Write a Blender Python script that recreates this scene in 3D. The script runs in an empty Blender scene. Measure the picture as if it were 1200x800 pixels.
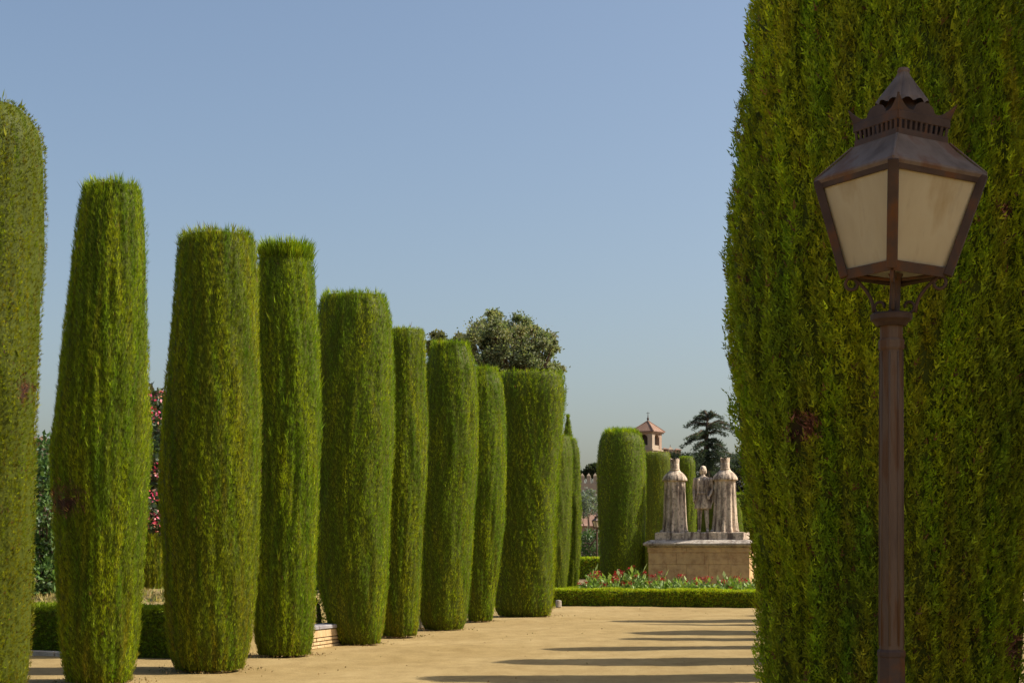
import bpy, bmesh, math
import numpy as np
from mathutils import Vector, Matrix, noise

# ------------------------------------------------------------------ camera
SC = bpy.context.scene
COL = SC.collection
F = 1800.0            # focal length in photo pixels (1200 px wide)
EYE = 1.65            # eye height
HOR = 640.0           # horizon row in the photo
cam = bpy.data.cameras.new("camera")
cam.sensor_width = 36.0
cam.lens = F / 1200.0 * 36.0
cam.shift_y = (HOR - 400.0) / 1200.0
cam.clip_start = 0.1
cam.clip_end = 5000.0
camo = bpy.data.objects.new("camera", cam)
camo.location = (0, 0, EYE)
camo.rotation_euler = (math.radians(90), 0, 0)
COL.objects.link(camo)
SC.camera = camo

# ------------------------------------------------------------------ light
SUN_AZ = math.radians(1.5)      # from +X towards +Y (sun to the right)
SUN_EL = math.radians(45.0)
SUNV = Vector((math.cos(SUN_AZ) * math.cos(SUN_EL), math.sin(SUN_AZ) * math.cos(SUN_EL), math.sin(SUN_EL)))
world = bpy.data.worlds.new("World")
SC.world = world
world.use_nodes = True
wn = world.node_tree
bg = wn.nodes["Background"]
sky = wn.nodes.new("ShaderNodeTexSky")
sky.sky_type = 'NISHITA'
sky.sun_disc = False
sky.sun_elevation = SUN_EL
sky.sun_rotation = math.radians(90.0) - SUN_AZ
sky.altitude = 100.0
sky.air_density = 1.08
sky.dust_density = 3.4
sky.ozone_density = 1.2
wn.links.new(sky.outputs[0], bg.inputs[0])
bg.inputs[1].default_value = 0.075
sl = bpy.data.lights.new("sun", 'SUN')
sl.energy = 3.6
sl.angle = math.radians(0.53)
sl.color = (1.0, 0.93, 0.80)
so = bpy.data.objects.new("sun", sl)
so.rotation_euler = (-SUNV).to_track_quat('-Z', 'Y').to_euler()
so.location = (30, 10, 40)
COL.objects.link(so)
SC.view_settings.view_transform = 'Standard'
SC.view_settings.look = 'None'
SC.view_settings.gamma = 1.0
SC.view_settings.exposure = 0.95
SC.view_settings.use_curve_mapping = False

RNG = np.random.default_rng(7)
AV = math.atan(0.3046)                       # the avenue runs 17 degrees right of the view
DV = Vector((math.sin(AV), math.cos(AV), 0))  # along the avenue
EV = Vector((math.cos(AV), -math.sin(AV), 0))  # across it, to the right


def P(x, y, d):
    """photo pixel at distance d -> point"""
    return Vector(((x - 600.0) * d / F, d, EYE + (HOR - y) * d / F))


# ------------------------------------------------------------------ helpers
def tag(o, label, cat, group=None):
    o["label"] = label
    o["category"] = cat
    if group:
        o["group"] = group
    return o


def empty(name, loc, label, cat, group=None, rz=0.0):
    o = bpy.data.objects.new(name, None)
    o.empty_display_size = 0.2
    o.location = loc
    o.rotation_euler = (0, 0, rz)
    COL.objects.link(o)
    return tag(o, label, cat, group)


def link(name, me, mat, parent=None, loc=None, rot=None):
    o = bpy.data.objects.new(name, me)
    if mat is not None and len(me.materials) == 0:
        me.materials.append(mat)
    COL.objects.link(o)
    if parent is not None:
        o.parent = parent
    if loc is not None:
        o.location = loc
    if rot is not None:
        o.rotation_euler = rot
    return o


def bm_link(name, bm, mat, parent=None, loc=None, rot=None, smooth=False):
    me = bpy.data.meshes.new(name)
    bmesh.ops.recalc_face_normals(bm, faces=bm.faces)
    bm.to_mesh(me)
    bm.free()
    if smooth:
        for p in me.polygons:
            p.use_smooth = True
    return link(name, me, mat, parent, loc, rot)


def np_mesh(name, V, Q, mat=None, col=None, smooth=None):
    """mesh from vertex array and quad array (+ point colours)"""
    me = bpy.data.meshes.new(name)
    V = np.asarray(V, np.float32)
    Q = [np.asarray(q, np.int32) for q in (Q if isinstance(Q, list) else [Q])]
    tot = np.concatenate([np.full(len(q), q.shape[1], np.int32) for q in Q])
    flat = np.concatenate([q.ravel() for q in Q])
    n = len(tot)
    me.vertices.add(len(V))
    me.vertices.foreach_set("co", V.ravel())
    me.loops.add(len(flat))
    me.loops.foreach_set("vertex_index", flat)
    me.polygons.add(n)
    me.polygons.foreach_set("loop_start", (np.cumsum(tot) - tot).astype(np.int32))
    me.polygons.foreach_set("loop_total", tot)
    if smooth is not None:
        me.polygons.foreach_set("use_smooth", np.asarray(smooth, bool))
    me.update(calc_edges=True)
    if col is not None:
        a = me.attributes.new("Col", 'FLOAT_COLOR', 'POINT')
        c = np.ones((len(V), 4), np.float32)
        c[:, :3] = col
        a.data.foreach_set("color", c.ravel())
    if mat is not None:
        me.materials.append(mat)
    return me


def box(bm, c, s, rz=0.0, bev=0.0):
    m = Matrix.Translation(c) @ Matrix.Rotation(rz, 4, 'Z') @ Matrix.Diagonal((s[0], s[1], s[2], 1))
    r = bmesh.ops.create_cube(bm, size=1.0, matrix=m)
    if bev > 0:
        es = list({e for v in r["verts"] for e in v.link_edges})
        bmesh.ops.bevel(bm, geom=es, offset=bev, segments=1, affect='EDGES', profile=0.5)


def tube(bm, pts, rad, seg=8, cap=True):
    pts = [Vector(p) for p in pts]
    rad = rad if isinstance(rad, (list, tuple)) else [rad] * len(pts)
    rings = []
    for i, p in enumerate(pts):
        t = (pts[min(i + 1, len(pts) - 1)] - pts[max(i - 1, 0)])
        t = t.normalized() if t.length > 1e-9 else Vector((0, 0, 1))
        a = t.cross(Vector((0.31, 0.95, 0.05)))
        if a.length < 1e-3:
            a = t.cross(Vector((1, 0, 0)))
        a.normalize()
        b = t.cross(a)
        rings.append([bm.verts.new(p + (a * math.cos(2 * math.pi * k / seg) + b * math.sin(2 * math.pi * k / seg)) * rad[i]) for k in range(seg)])
    for r0, r1 in zip(rings, rings[1:]):
        for k in range(seg):
            bm.faces.new((r0[k], r0[(k + 1) % seg], r1[(k + 1) % seg], r1[k]))
    if cap:
        bm.faces.new(rings[0])
        bm.faces.new(rings[-1])


def square_loft(bm, prof, rot=math.pi / 4, n=4, cap=True):
    """rings of n corners: prof = [(z, circumradius)]"""
    rings = []
    for z, r in prof:
        rings.append([bm.verts.new((r * math.cos(rot + 2 * math.pi * k / n), r * math.sin(rot + 2 * math.pi * k / n), z)) for k in range(n)])
    for r0, r1 in zip(rings, rings[1:]):
        for k in range(n):
            bm.faces.new((r0[k], r0[(k + 1) % n], r1[(k + 1) % n], r1[k]))
    if cap:
        bm.faces.new(rings[0])
        bm.faces.new(rings[-1])


# ------------------------------------------------------------------ materials
def new_mat(name):
    m = bpy.data.materials.new(name)
    m.use_nodes = True
    nt = m.node_tree
    return m, nt, nt.nodes["Principled BSDF"], nt.nodes["Material Output"]


def N(nt, t, **kw):
    n = nt.nodes.new(t)
    for k, v in kw.items():
        setattr(n, k, v)
    return n


def noise_tex(nt, scale, detail=4, rough=0.55, coord="Object", stretch=(1, 1, 1)):
    tc = N(nt, "ShaderNodeTexCoord")
    mp = N(nt, "ShaderNodeMapping")
    mp.inputs["Scale"].default_value = stretch
    nt.links.new(tc.outputs[coord], mp.inputs[0])
    t = N(nt, "ShaderNodeTexNoise")
    t.inputs["Scale"].default_value = scale
    t.inputs["Detail"].default_value = detail
    t.inputs["Roughness"].default_value = rough
    nt.links.new(mp.outputs[0], t.inputs["Vector"])
    return t


def ramp(nt, src, stops):
    r = N(nt, "ShaderNodeValToRGB")
    while len(r.color_ramp.elements) < len(stops):
        r.color_ramp.elements.new(0.5)
    for e, (p, c) in zip(r.color_ramp.elements, stops):
        e.position = p
        e.color = (c[0], c[1], c[2], 1) if hasattr(c, "__len__") else (c, c, c, 1)
    nt.links.new(src, r.inputs[0])
    return r


def mixc(nt, a, b, fac, mode='MIX'):
    m = N(nt, "ShaderNodeMix", data_type='RGBA', blend_type=mode)
    for sock, v in ((m.inputs[6], a), (m.inputs[7], b)):
        if hasattr(v, "is_output"):
            nt.links.new(v, sock)
        else:
            sock.default_value = (v[0], v[1], v[2], 1)
    if hasattr(fac, "is_output"):
        nt.links.new(fac, m.inputs[0])
    else:
        m.inputs[0].default_value = fac
    return m.outputs[2]


def bump(nt, bsdf, h, strength, dist):
    b = N(nt, "ShaderNodeBump")
    b.inputs["Strength"].default_value = strength
    b.inputs["Distance"].default_value = dist
    nt.links.new(h, b.inputs["Height"])
    nt.links.new(b.outputs[0], bsdf.inputs["Normal"])


def leaf_mat(name, trans=0.3, rough=0.6, spec=0.12):
    m, nt, b, out = new_mat(name)
    a = N(nt, "ShaderNodeAttribute", attribute_name="Col")
    nt.links.new(a.outputs["Color"], b.inputs["Base Color"])
    b.inputs["Roughness"].default_value = rough
    b.inputs["Specular IOR Level"].default_value = spec
    t = N(nt, "ShaderNodeBsdfTranslucent")
    nt.links.new(mixc(nt, a.outputs["Color"], (1.0 * trans, 1.08 * trans, 0.5 * trans), 1.0, 'MULTIPLY'), t.inputs["Color"])
    ad = N(nt, "ShaderNodeAddShader")
    nt.links.new(b.outputs[0], ad.inputs[0])
    nt.links.new(t.outputs[0], ad.inputs[1])
    nt.links.new(ad.outputs[0], out.inputs["Surface"])
    return m


def plain(name, stops, scale=6.0, rough=0.8, bstr=0.0, bdist=0.01, stretch=(1, 1, 1), detail=6, metal=0.0, spec=0.3):
    m, nt, b, out = new_mat(name)
    t = noise_tex(nt, scale, detail, 0.6, stretch=stretch)
    r = ramp(nt, t.outputs[0], stops)
    nt.links.new(r.outputs[0], b.inputs["Base Color"])
    b.inputs["Roughness"].default_value = rough
    b.inputs["Metallic"].default_value = metal
    b.inputs["Specular IOR Level"].default_value = spec
    if bstr > 0:
        t2 = noise_tex(nt, scale * 5, 5, 0.65, stretch=stretch)
        bump(nt, b, t2.outputs[0], bstr, bdist)
    return m


M = {}
M["leaf"] = leaf_mat("cypress_foliage", 0.75)
M["gloss"] = leaf_mat("glossy_leaves", 0.6, 0.5, 0.2)
M["petal"] = leaf_mat("petals", 0.5, 0.6, 0.2)
M["bark"] = plain("bark", [(0.3, (0.05, 0.032, 0.02)), (0.7, (0.13, 0.085, 0.055))], 9, 0.9, 0.6, 0.03, (1, 1, 0.25))
M["iron"] = plain("rusted_iron", [(0.30, (0.040, 0.023, 0.017)), (0.52, (0.072, 0.044, 0.032)), (0.66, (0.125, 0.050, 0.017)), (0.8, (0.078, 0.048, 0.036))], 7, 0.62, 0.25, 0.004, detail=8, spec=0.2)
M["postpaint"] = plain("worn_post_paint", [(0.3, (0.066, 0.040, 0.026)), (0.52, (0.120, 0.078, 0.052)), (0.62, (0.10, 0.048, 0.022)), (0.78, (0.080, 0.050, 0.034))], 7, 0.85, 0.25, 0.004, (3, 3, 0.35), 8)
M["roofmetal"] = plain("weathered_lantern_metal", [(0.3, (0.090, 0.062, 0.048)), (0.52, (0.165, 0.122, 0.098)), (0.64, (0.13, 0.068, 0.042)), (0.8, (0.19, 0.14, 0.105))], 8, 0.75, 0.25, 0.004, (1, 1, 0.5), 8)


def frosted():
    m, nt, b, out = new_mat("frosted_lantern_glass")
    t = noise_tex(nt, 5, 6, 0.6, stretch=(1, 1, 0.4))
    r = ramp(nt, t.outputs[0], [(0.3, (0.70, 0.59, 0.38)), (0.6, (0.82, 0.73, 0.52)), (0.8, (0.62, 0.46, 0.22))])
    t2 = noise_tex(nt, 16, 5, 0.6, stretch=(1, 1, 0.12))
    st = ramp(nt, t2.outputs[0], [(0.58, 0.0), (0.78, 0.30)])
    r_out = mixc(nt, r.outputs[0], (0.30, 0.15, 0.04), st.outputs[0])
    nt.links.new(r_out, b.inputs["Base Color"])
    b.inputs["Roughness"].default_value = 0.45
    tr = N(nt, "ShaderNodeBsdfTranslucent")
    nt.links.new(r_out, tr.inputs[0])
    mx = N(nt, "ShaderNodeMixShader")
    mx.inputs[0].default_value = 0.55
    nt.links.new(b.outputs[0], mx.inputs[1])
    nt.links.new(tr.outputs[0], mx.inputs[2])
    nt.links.new(mx.outputs[0], out.inputs[0])
    return m


M["glass"] = frosted()
M["throughlight"], _nt, _b, _o = new_mat("through_light_white")
_t = noise_tex(_nt, 12, 4)
_r = ramp(_nt, _t.outputs[0], [(0.3, (0.78, 0.76, 0.70)), (0.7, (0.85, 0.83, 0.78))])  # whiter than the side panes: light showing through is put into the colour
_nt.links.new(_r.outputs[0], _b.inputs["Base Color"])
_b.inputs["Roughness"].default_value = 0.3
_tr = N(_nt, "ShaderNodeBsdfTranslucent")
_nt.links.new(_r.outputs[0], _tr.inputs[0])
_mx = N(_nt, "ShaderNodeMixShader")
_nt.links.new(_b.outputs[0], _mx.inputs[1])
_nt.links.new(_tr.outputs[0], _mx.inputs[2])
_nt.links.new(_mx.outputs[0], _o.inputs[0])


def sand():
    m, nt, b, out = new_mat("sandy_gravel")
    big = noise_tex(nt, 0.35, 5, 0.6)
    mid = noise_tex(nt, 2.2, 7, 0.7, stretch=(1.0, 0.55, 1))
    fine = noise_tex(nt, 55, 4, 0.7)
    spk = noise_tex(nt, 24, 3, 0.6)
    c1 = ramp(nt, big.outputs[0], [(0.3, (0.300, 0.212, 0.088)), (0.7, (0.385, 0.284, 0.132))])
    c2 = ramp(nt, mid.outputs[0], [(0.32, (0.74, 0.70, 0.64)), (0.62, (1.05, 1.04, 1.03))])
    c = mixc(nt, c1.outputs[0], c2.outputs[0], 0.8, 'MULTIPLY')
    c3 = ramp(nt, fine.outputs[0], [(0.3, 0.62), (0.7, 1.18)])
    c = mixc(nt, c, c3.outputs[0], 0.7, 'MULTIPLY')
    c4 = ramp(nt, spk.outputs[0], [(0.66, 1.0), (0.73, 0.55)])
    c = mixc(nt, c, c4.outputs[0], 0.6, 'MULTIPLY')
    nt.links.new(c, b.inputs["Base Color"])
    b.inputs["Roughness"].default_value = 0.95
    b.inputs["Specular IOR Level"].default_value = 0.1
    dent = noise_tex(nt, 7.0, 6, 0.7)
    mxh = mixc(nt, fine.outputs[0], dent.outputs[0], 0.6)
    bump(nt, b, mxh, 0.6, 0.035)
    return m


M["sand"] = sand()
M["earth"] = plain("garden_earth", [(0.3, (0.12, 0.085, 0.045)), (0.6, (0.22, 0.16, 0.08)), (0.8, (0.16, 0.14, 0.06))], 1.5, 0.95, 0.6, 0.05)


def stone(name, light, dark, lichen, streak=True):
    m, nt, b, out = new_mat(name)
    t1 = noise_tex(nt, 3.5, 8, 0.65, stretch=(1.6, 1.6, 0.35) if streak else (1, 1, 1))
    t2 = noise_tex(nt, 14, 8, 0.7)
    t3 = noise_tex(nt, 1.1, 4, 0.6)
    c = ramp(nt, t1.outputs[0], [(0.39, dark), (0.55, light)] if streak else [(0.36, dark), (0.56, light)]).outputs[0]
    c = mixc(nt, c, lichen, ramp(nt, t2.outputs[0], [(0.50, 0.0), (0.64, 0.75)]).outputs[0])
    c = mixc(nt, c, ramp(nt, t3.outputs[0], [(0.3, (0.75, 0.72, 0.70)), (0.7, (1.1, 1.08, 1.05))]).outputs[0], 0.8, 'MULTIPLY')
    nt.links.new(c, b.inputs["Base Color"])
    b.inputs["Roughness"].default_value = 0.92
    b.inputs["Specular IOR Level"].default_value = 0.2
    bump(nt, b, t2.outputs[0], 0.6, 0.015)
    return m


M["statue"] = stone("lichened_limestone", (0.66, 0.53, 0.40), (0.14, 0.10, 0.08), (0.11, 0.085, 0.07))
M["ashlar"] = stone("golden_sandstone", (0.66, 0.44, 0.21), (0.42, 0.25, 0.12), (0.55, 0.38, 0.21), False)
M["cornice"] = stone("grey_capped_stone", (0.42, 0.36, 0.30), (0.17, 0.14, 0.12), (0.55, 0.52, 0.47), False)
M["whitestone"] = stone("pale_kerb_stone", (0.55, 0.48, 0.38), (0.35, 0.29, 0.22), (0.3, 0.26, 0.2), False)
M["capstone"] = stone("grey_coping", (0.36, 0.34, 0.35), (0.24, 0.22, 0.23), (0.2, 0.19, 0.19), False)
M["brick"] = plain("buff_brick", [(0.3, (0.42, 0.28, 0.13)), (0.7, (0.60, 0.44, 0.24))], 5, 0.9, 0.4, 0.01)
M["mortar"] = plain("mortar", [(0.3, (0.30, 0.19, 0.10)), (0.7, (0.40, 0.27, 0.15))], 9, 0.95, 0.4, 0.01)
M["towerbrick"] = plain("pink_tower_brick", [(0.3, (0.27, 0.18, 0.125)), (0.7, (0.35, 0.245, 0.18))], 0.6, 0.9, 0.3, 0.1)
M["towerstone"] = plain("pale_tower_stone", [(0.3, (0.31, 0.235, 0.165)), (0.7, (0.40, 0.31, 0.225))], 0.6, 0.9, 0.3, 0.1)
M["tile"] = plain("terracotta_tile", [(0.3, (0.19, 0.105, 0.07)), (0.7, (0.27, 0.165, 0.115))], 1.2, 0.85, 0.5, 0.1)
M["shade"] = plain("belfry_shade_colour", [(0.3, (0.05, 0.035, 0.03)), (0.7, (0.08, 0.055, 0.045))], 1.0, 0.9)  # shade behind the bell arches, put into a dark colour


# ------------------------------------------------------------------ foliage
def harmonic(rng, n, kr, wr):
    k = rng.integers(kr[0], kr[1] + 1, n) * rng.choice([-1, 1], n)
    w = rng.uniform(wr[0], wr[1], n) * rng.choice([-1, 1], n)
    ph = rng.uniform(0, 2 * np.pi, n)
    amp = rng.uniform(0.5, 1, n)
    amp /= np.sqrt((amp ** 2).sum() / 2)

    def f(th, z):
        s = 0.0
        for i in range(n):
            s = s + amp[i] * np.cos(k[i] * th + w[i] * z + ph[i])
        return s
    return f


def noise3(rng, n, freq):
    d = rng.normal(size=(n, 3))
    d /= np.linalg.norm(d, axis=1)[:, None]
    f = freq * rng.uniform(0.6, 1.6, n)
    ph = rng.uniform(0, 2 * np.pi, n)

    def g(p):
        s = 0
        for i in range(n):
            s = s + np.cos((p @ d[i]) * f[i] + ph[i])
        return s / math.sqrt(n / 2)
    return g


def blade(w, y0=0.0, h=1.0, ang=0.0, off=0.0):
    """a kite blade from (0,0,y0), length h, leaning by ang in the local xz plane"""
    pts = np.array([[0, 0, 0], [-w, 0, 0.42 * h], [0, 0, h], [w, 0, 0.42 * h]], float)
    c, s = math.cos(ang), math.sin(ang)
    x, z = pts[:, 0].copy(), pts[:, 2].copy()
    pts[:, 0] = c * x + s * z
    pts[:, 2] = -s * x + c * z + y0
    pts[:, 1] += off * np.array([0, .5, 1, .5])
    return pts


T_TUFT = np.stack([blade(0.075, 0, 1.0, 0.0, 0.05), blade(0.06, 0.12, 0.62, 0.45, 0.16), blade(0.06, 0.2, 0.58, -0.5, -0.16)])
T_SPRIG = np.stack([blade(0.078, 0, 1.0, 0.12, 0.06), blade(0.070, 0.08, 0.75, -0.36, -0.14)])


def tri_blade(*a):
    """a cheaper, three-cornered blade"""
    q = blade(*a)
    return np.array([q[0] * 0.7 + q[1] * 0.3 + (q[1] - q[3]) * 0.36, q[0] * 0.7 + q[3] * 0.3 + (q[3] - q[1]) * 0.36, q[2]])


T_HAIR = np.stack([tri_blade(0.042, 0, 1.0, 0.08, 0.05), tri_blade(0.042, 0.05, 0.80, -0.22, -0.12)])
_sp = [blade(0.050, 0, 1.0, 0.0, 0.12)]
for _i, (_y, _h, _a) in enumerate([(0.10, 0.55, 0.50), (0.32, 0.46, -0.48)]):
    _sp.append(blade(0.058, _y, _h, _a, 0.14 * (1 if _i % 3 else -1)))
T_SPRAY = np.stack(_sp)
T_SCALE = np.stack([tri_blade(0.105, 0.0, 0.58, 0.25, 0.10), tri_blade(0.105, 0.15, 0.52, -0.75, -0.2), tri_blade(0.105, 0.45, 0.55, 0.15, 0.15)])
T_LEAF = np.stack([blade(0.3, 0, 1.0, 0.0, 0.12)])


def scatter(T, pos, dirv, nrm, length, col, rng, wide=1.0):
    """place template T (B,4,3) at pos with local z along dirv; returns V, Q, C"""
    n = len(pos)
    B = T.shape[0]
    z = dirv / np.linalg.norm(dirv, axis=1)[:, None]
    r = rng.normal(size=(n, 3)) * 0.9 + nrm * 0.35
    y = r - (r * z).sum(1)[:, None] * z
    y /= np.linalg.norm(y, axis=1)[:, None]
    x = np.cross(y, z)
    Tt = T.reshape(-1, 3)
    V = pos[:, None, :] + length[:, None, None] * (Tt[None, :, 0:1] * wide * x[:, None, :] + Tt[None, :, 1:2] * y[:, None, :] + Tt[None, :, 2:3] * z[:, None, :])
    V = V.reshape(-1, 3)
    m = T.shape[1]
    Q = np.arange(n * B * m, dtype=np.int32).reshape(-1, m)
    C = np.repeat(col, B * m, axis=0)
    return V, Q, C


G_GREEN = np.array([0.132, 0.188, 0.0070])
G_YEL = np.array([0.212, 0.236, 0.0070])
G_DARK = np.array([0.084, 0.138, 0.0080])
G_OLIVE = np.array([0.180, 0.142, 0.0100])
G_BROWN = np.array([0.085, 0.040, 0.0180])
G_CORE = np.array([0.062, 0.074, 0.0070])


def crown_mesh(name, prof, seed, n, slen=0.062, tmpl=None, wide=1.0, warm=0.0, up=1.0, out=0.20, rough=1.0,
               sq=0.0, patches=(), back=0.25, wisps=150, deep=0.0, top_len=1.0, jit=0.18, wl=1.1, zvis=99.0, gain=1.0, relief=0.006, cvar=0.27, rfreq=62.0, rz=0.38):
    """clipped column: prof = [(z, cx, r)] from the top down, in metres about the base point"""
    rng = np.random.default_rng(seed)
    tmpl = T_HAIR if tmpl is None else tmpl
    prof = sorted(prof)
    pz = np.array([p[0] for p in prof])
    pc = np.array([p[1] for p in prof])
    pr = np.array([p[2] for p in prof])
    z0, z1 = pz[0], pz[-1]
    cap = min(0.10, 0.3 * pr[-1])

    def sm(a, z):
        k = np.linspace(-0.12, 0.12, 5)
        return sum(np.interp(z + dk, pz, a) for dk in k) / 5
    h_st = harmonic(rng, 14, (9, 34), (0.3, 5.0))
    h_md = harmonic(rng, 10, (3, 9), (1.0, 6.0))
    h_lo = harmonic(rng, 5, (2, 3), (0.4, 1.6))
    h_cl = harmonic(rng, 8, (2, 7), (0.6, 4.0))
    h_c2 = harmonic(rng, 12, (8, 30), (1.0, 9.0))
    amp = max(slen, 0.085) * rough

    def rad(th, z):
        r = sm(pr, z)
        c4 = np.abs(np.cos(th)) ** 4 + np.abs(np.sin(th)) ** 4
        r = r * (1 + sq * (c4 ** -0.25 - 1))
        r = r * (1 + 0.018 * h_lo(th, z)) + amp * (0.09 * h_st(th, z) + 0.055 * h_md(th, z))
        e = np.clip((z1 - z) / cap, 0, 1)
        return r * (0.86 + 0.14 * np.sqrt(np.clip(1 - (1 - e) ** 2, 0, 1)))
    inset = min(max(slen, 0.055), 0.07) * 0.42 + relief * 0.9
    # core
    nt, nz = 72, max(24, int((z1 - z0) / 0.10))
    th = np.linspace(0, 2 * np.pi, nt, endpoint=False)
    zz = np.linspace(z0, z1 - inset * 0.6, nz)
    TH, ZZ = np.meshgrid(th, zz)
    R = np.maximum(rad(TH, ZZ) - inset, 0.05)
    cx = sm(pc, ZZ)
    CV = np.stack([cx + R * np.cos(TH), R * np.sin(TH), ZZ], -1).reshape(-1, 3)
    idx = np.arange(nt * nz).reshape(nz, nt)
    CQ = np.stack([idx[:-1, :], np.roll(idx, -1, 1)[:-1, :], np.roll(idx, -1, 1)[1:, :], idx[1:, :]], -1).reshape(-1, 4)
    top = np.array([[sm(pc, z1), 0, z1 - inset * 0.6]])
    bot = np.array([[sm(pc, z0), 0, z0]])
    CV = np.concatenate([CV, top, bot])
    it, ib = nt * nz, nt * nz + 1
    ring = idx[-1]
    capq = np.stack([ring[::2], ring[1::2], np.roll(ring, -2)[::2], np.full(nt // 2, it)], -1)
    ring = idx[0]
    capb = np.stack([np.roll(ring, -2)[::2], ring[1::2], ring[::2], np.full(nt // 2, ib)], -1)
    CQ = np.concatenate([CQ, capq, capb])
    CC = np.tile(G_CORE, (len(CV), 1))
    for (px, pz_, pw_, ph_) in patches:
        CC[(CV[:, 1] < 0) & (((CV[:, 0] - px) / pw_) ** 2 + ((CV[:, 2] - pz_) / ph_) ** 2 < 0.3)] = (0.035, 0.016, 0.010)
    # sprigs on the sides; the side turned to the avenue is denser
    def pick(m):
        out_t, out_z = [], []
        got = 0
        while got < m:
            t = rng.uniform(0, 2 * np.pi, m)
            z = rng.uniform(z0 - 0.02, z1, m)
            front = np.clip(0.5 - 0.9 * np.sin(t), back, 1)      # camera side is -Y
            keep = rng.uniform(0, 1, m) < front * sm(pr, z) / pr.max() * np.where(z > zvis, 0.15, 1.0)
            out_t.append(t[keep]); out_z.append(z[keep]); got += keep.sum()
        return np.concatenate(out_t)[:m], np.concatenate(out_z)[:m]
    t, z = pick(n)
    r = rad(t, z)
    nrm = np.stack([np.cos(t), np.sin(t), np.zeros_like(t)], -1)
    tng = np.stack([-np.sin(t), np.cos(t), np.zeros_like(t)], -1)
    depth = rng.uniform(0, 1, n) ** 1.5 * (0.55 + deep)
    pos = np.stack([sm(pc, z), np.zeros_like(z), z], -1) + nrm * (r - inset * (0.35 + depth))[:, None]
    g_rel = noise3(rng, 16, rfreq)
    pos += nrm * (relief * np.clip(g_rel(pos * np.array([1, 1, rz])), -1.6, 1.3))[:, None]
    ln = slen * rng.uniform(0.55, 1.45, n)
    dirv = np.stack([np.zeros(n), np.zeros(n), np.full(n, up)], -1) + nrm * (out + rng.normal(0, 0.28, n))[:, None] + tng * rng.normal(0, jit, n)[:, None]
    dirv[:, 2] += rng.normal(0, 0.12, n)
    # sprigs on the top
    nc = int(n * 0.045) + 300
    tt = rng.uniform(0, 2 * np.pi, nc)
    q = np.sqrt(rng.uniform(0, 1, nc))
    rt = float(sm(pr, z1)) * 0.93 * q
    pos_t = np.stack([sm(pc, np.full(nc, z1)) + rt * np.cos(tt), rt * np.sin(tt), z1 - inset * 1.0 - 0.05 * q ** 4 + rng.normal(0, 0.015, nc)], -1)
    nt_ = np.stack([np.cos(tt) * q, np.sin(tt) * q, np.full(nc, 0.6)], -1)
    dt = np.stack([np.cos(tt) * q * 0.12 + rng.normal(0, 0.26, nc), np.sin(tt) * q * 0.12 + rng.normal(0, 0.26, nc), np.ones(nc)], -1)
    lt = slen * top_len * rng.uniform(0.4, 1.5, nc)
    # wisps that escaped the shears
    tw, zw = pick(max(wisps, 1))
    ptop = rng.uniform(0, 1, len(tw)) < 0.72
    zw = np.where(ptop, z1 - rng.uniform(0, 0.3, len(tw)) ** 1.5, zw)
    rw = rad(tw, zw)
    nw = np.stack([np.cos(tw), np.sin(tw), np.zeros_like(tw)], -1)
    pw = np.stack([sm(pc, zw), np.zeros_like(zw), zw], -1) + nw * (rw - inset * 0.5)[:, None]
    dw = np.stack([rng.normal(0, .2, len(tw)), rng.normal(0, .2, len(tw)), np.ones(len(tw))], -1) + nw * 0.35
    lw = 0.075 * wl * rng.uniform(0.9, 1.9, len(tw))
    POS = np.concatenate([pos, pos_t, pw]); DIR = np.concatenate([dirv, dt, dw])
    NRM = np.concatenate([nrm, nt_, nw]); LEN = np.concatenate([ln, lt, lw])
    TH = np.arctan2(POS[:, 1], POS[:, 0] - sm(pc, POS[:, 2]))
    ZA = POS[:, 2]
    k = len(POS)
    a = np.clip(0.47 + 0.24 * h_cl(TH, ZA) + 0.13 * h_c2(TH, ZA) + rng.normal(0, 0.16, k), 0, 1)[:, None]
    col = G_DARK * np.clip(1 - 2 * a, 0, 1) + G_GREEN * (1 - np.abs(2 * a - 1)) + G_YEL * np.clip(2 * a - 1, 0, 1)
    low = np.clip((z0 + 2.4 - ZA) / 2.4, 0, 1)
    w = np.clip(warm + 0.35 * low * (0.5 + 0.5 * h_cl(TH + 1.3, ZA * 1.4)) + 0.16 * h_c2(TH + 2, ZA * 0.7), 0, 0.9)[:, None]
    col = col * (1 - w) + G_OLIVE * w
    br = rng.uniform(0, 1, k) < 0.012 + 0.05 * (low > 0.93) + 0.05 * warm
    col[br] = G_BROWN * rng.uniform(0.6, 1.5, br.sum())[:, None]
    keep = np.ones(k, bool)
    for (px, pz_, pw_, ph_) in patches:      # dead patches: local x, z, half sizes
        front = POS[:, 1] < 0
        rag = 0.45 * np.sin(POS[:, 0] / pw_ * 7 + ZA / ph_ * 2) * np.cos(ZA / ph_ * 5 - POS[:, 0] / pw_ * 3) + rng.normal(0, 0.35, k)
        dd = ((POS[:, 0] - px) / pw_) ** 2 + ((ZA - pz_) / ph_) ** 2 + rag
        hit = front & (dd < 1) & (rng.uniform(0, 1, k) < 0.85)
        col[hit] = np.array([0.12, 0.052, 0.034]) * np.exp(rng.normal(0, 0.6, hit.sum()))[:, None]
        inn = front & (dd < 0.6)
        POS[inn] -= NRM[inn] * max(slen, 0.05) * 0.8
        DIR[inn] += rng.normal(0, 0.6, (inn.sum(), 3))
        LEN[inn] *= 1.5
    col = col * gain * 0.96 * np.exp(rng.normal(0, cvar, k))[:, None]
    POS, DIR, NRM, LEN, col = POS[keep], DIR[keep], NRM[keep], LEN[keep], col[keep]
    V, Q, C = scatter(tmpl, POS, DIR, NRM, LEN, col, rng, wide)
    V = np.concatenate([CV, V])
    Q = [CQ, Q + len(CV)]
    C = np.concatenate([CC, C])
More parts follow.
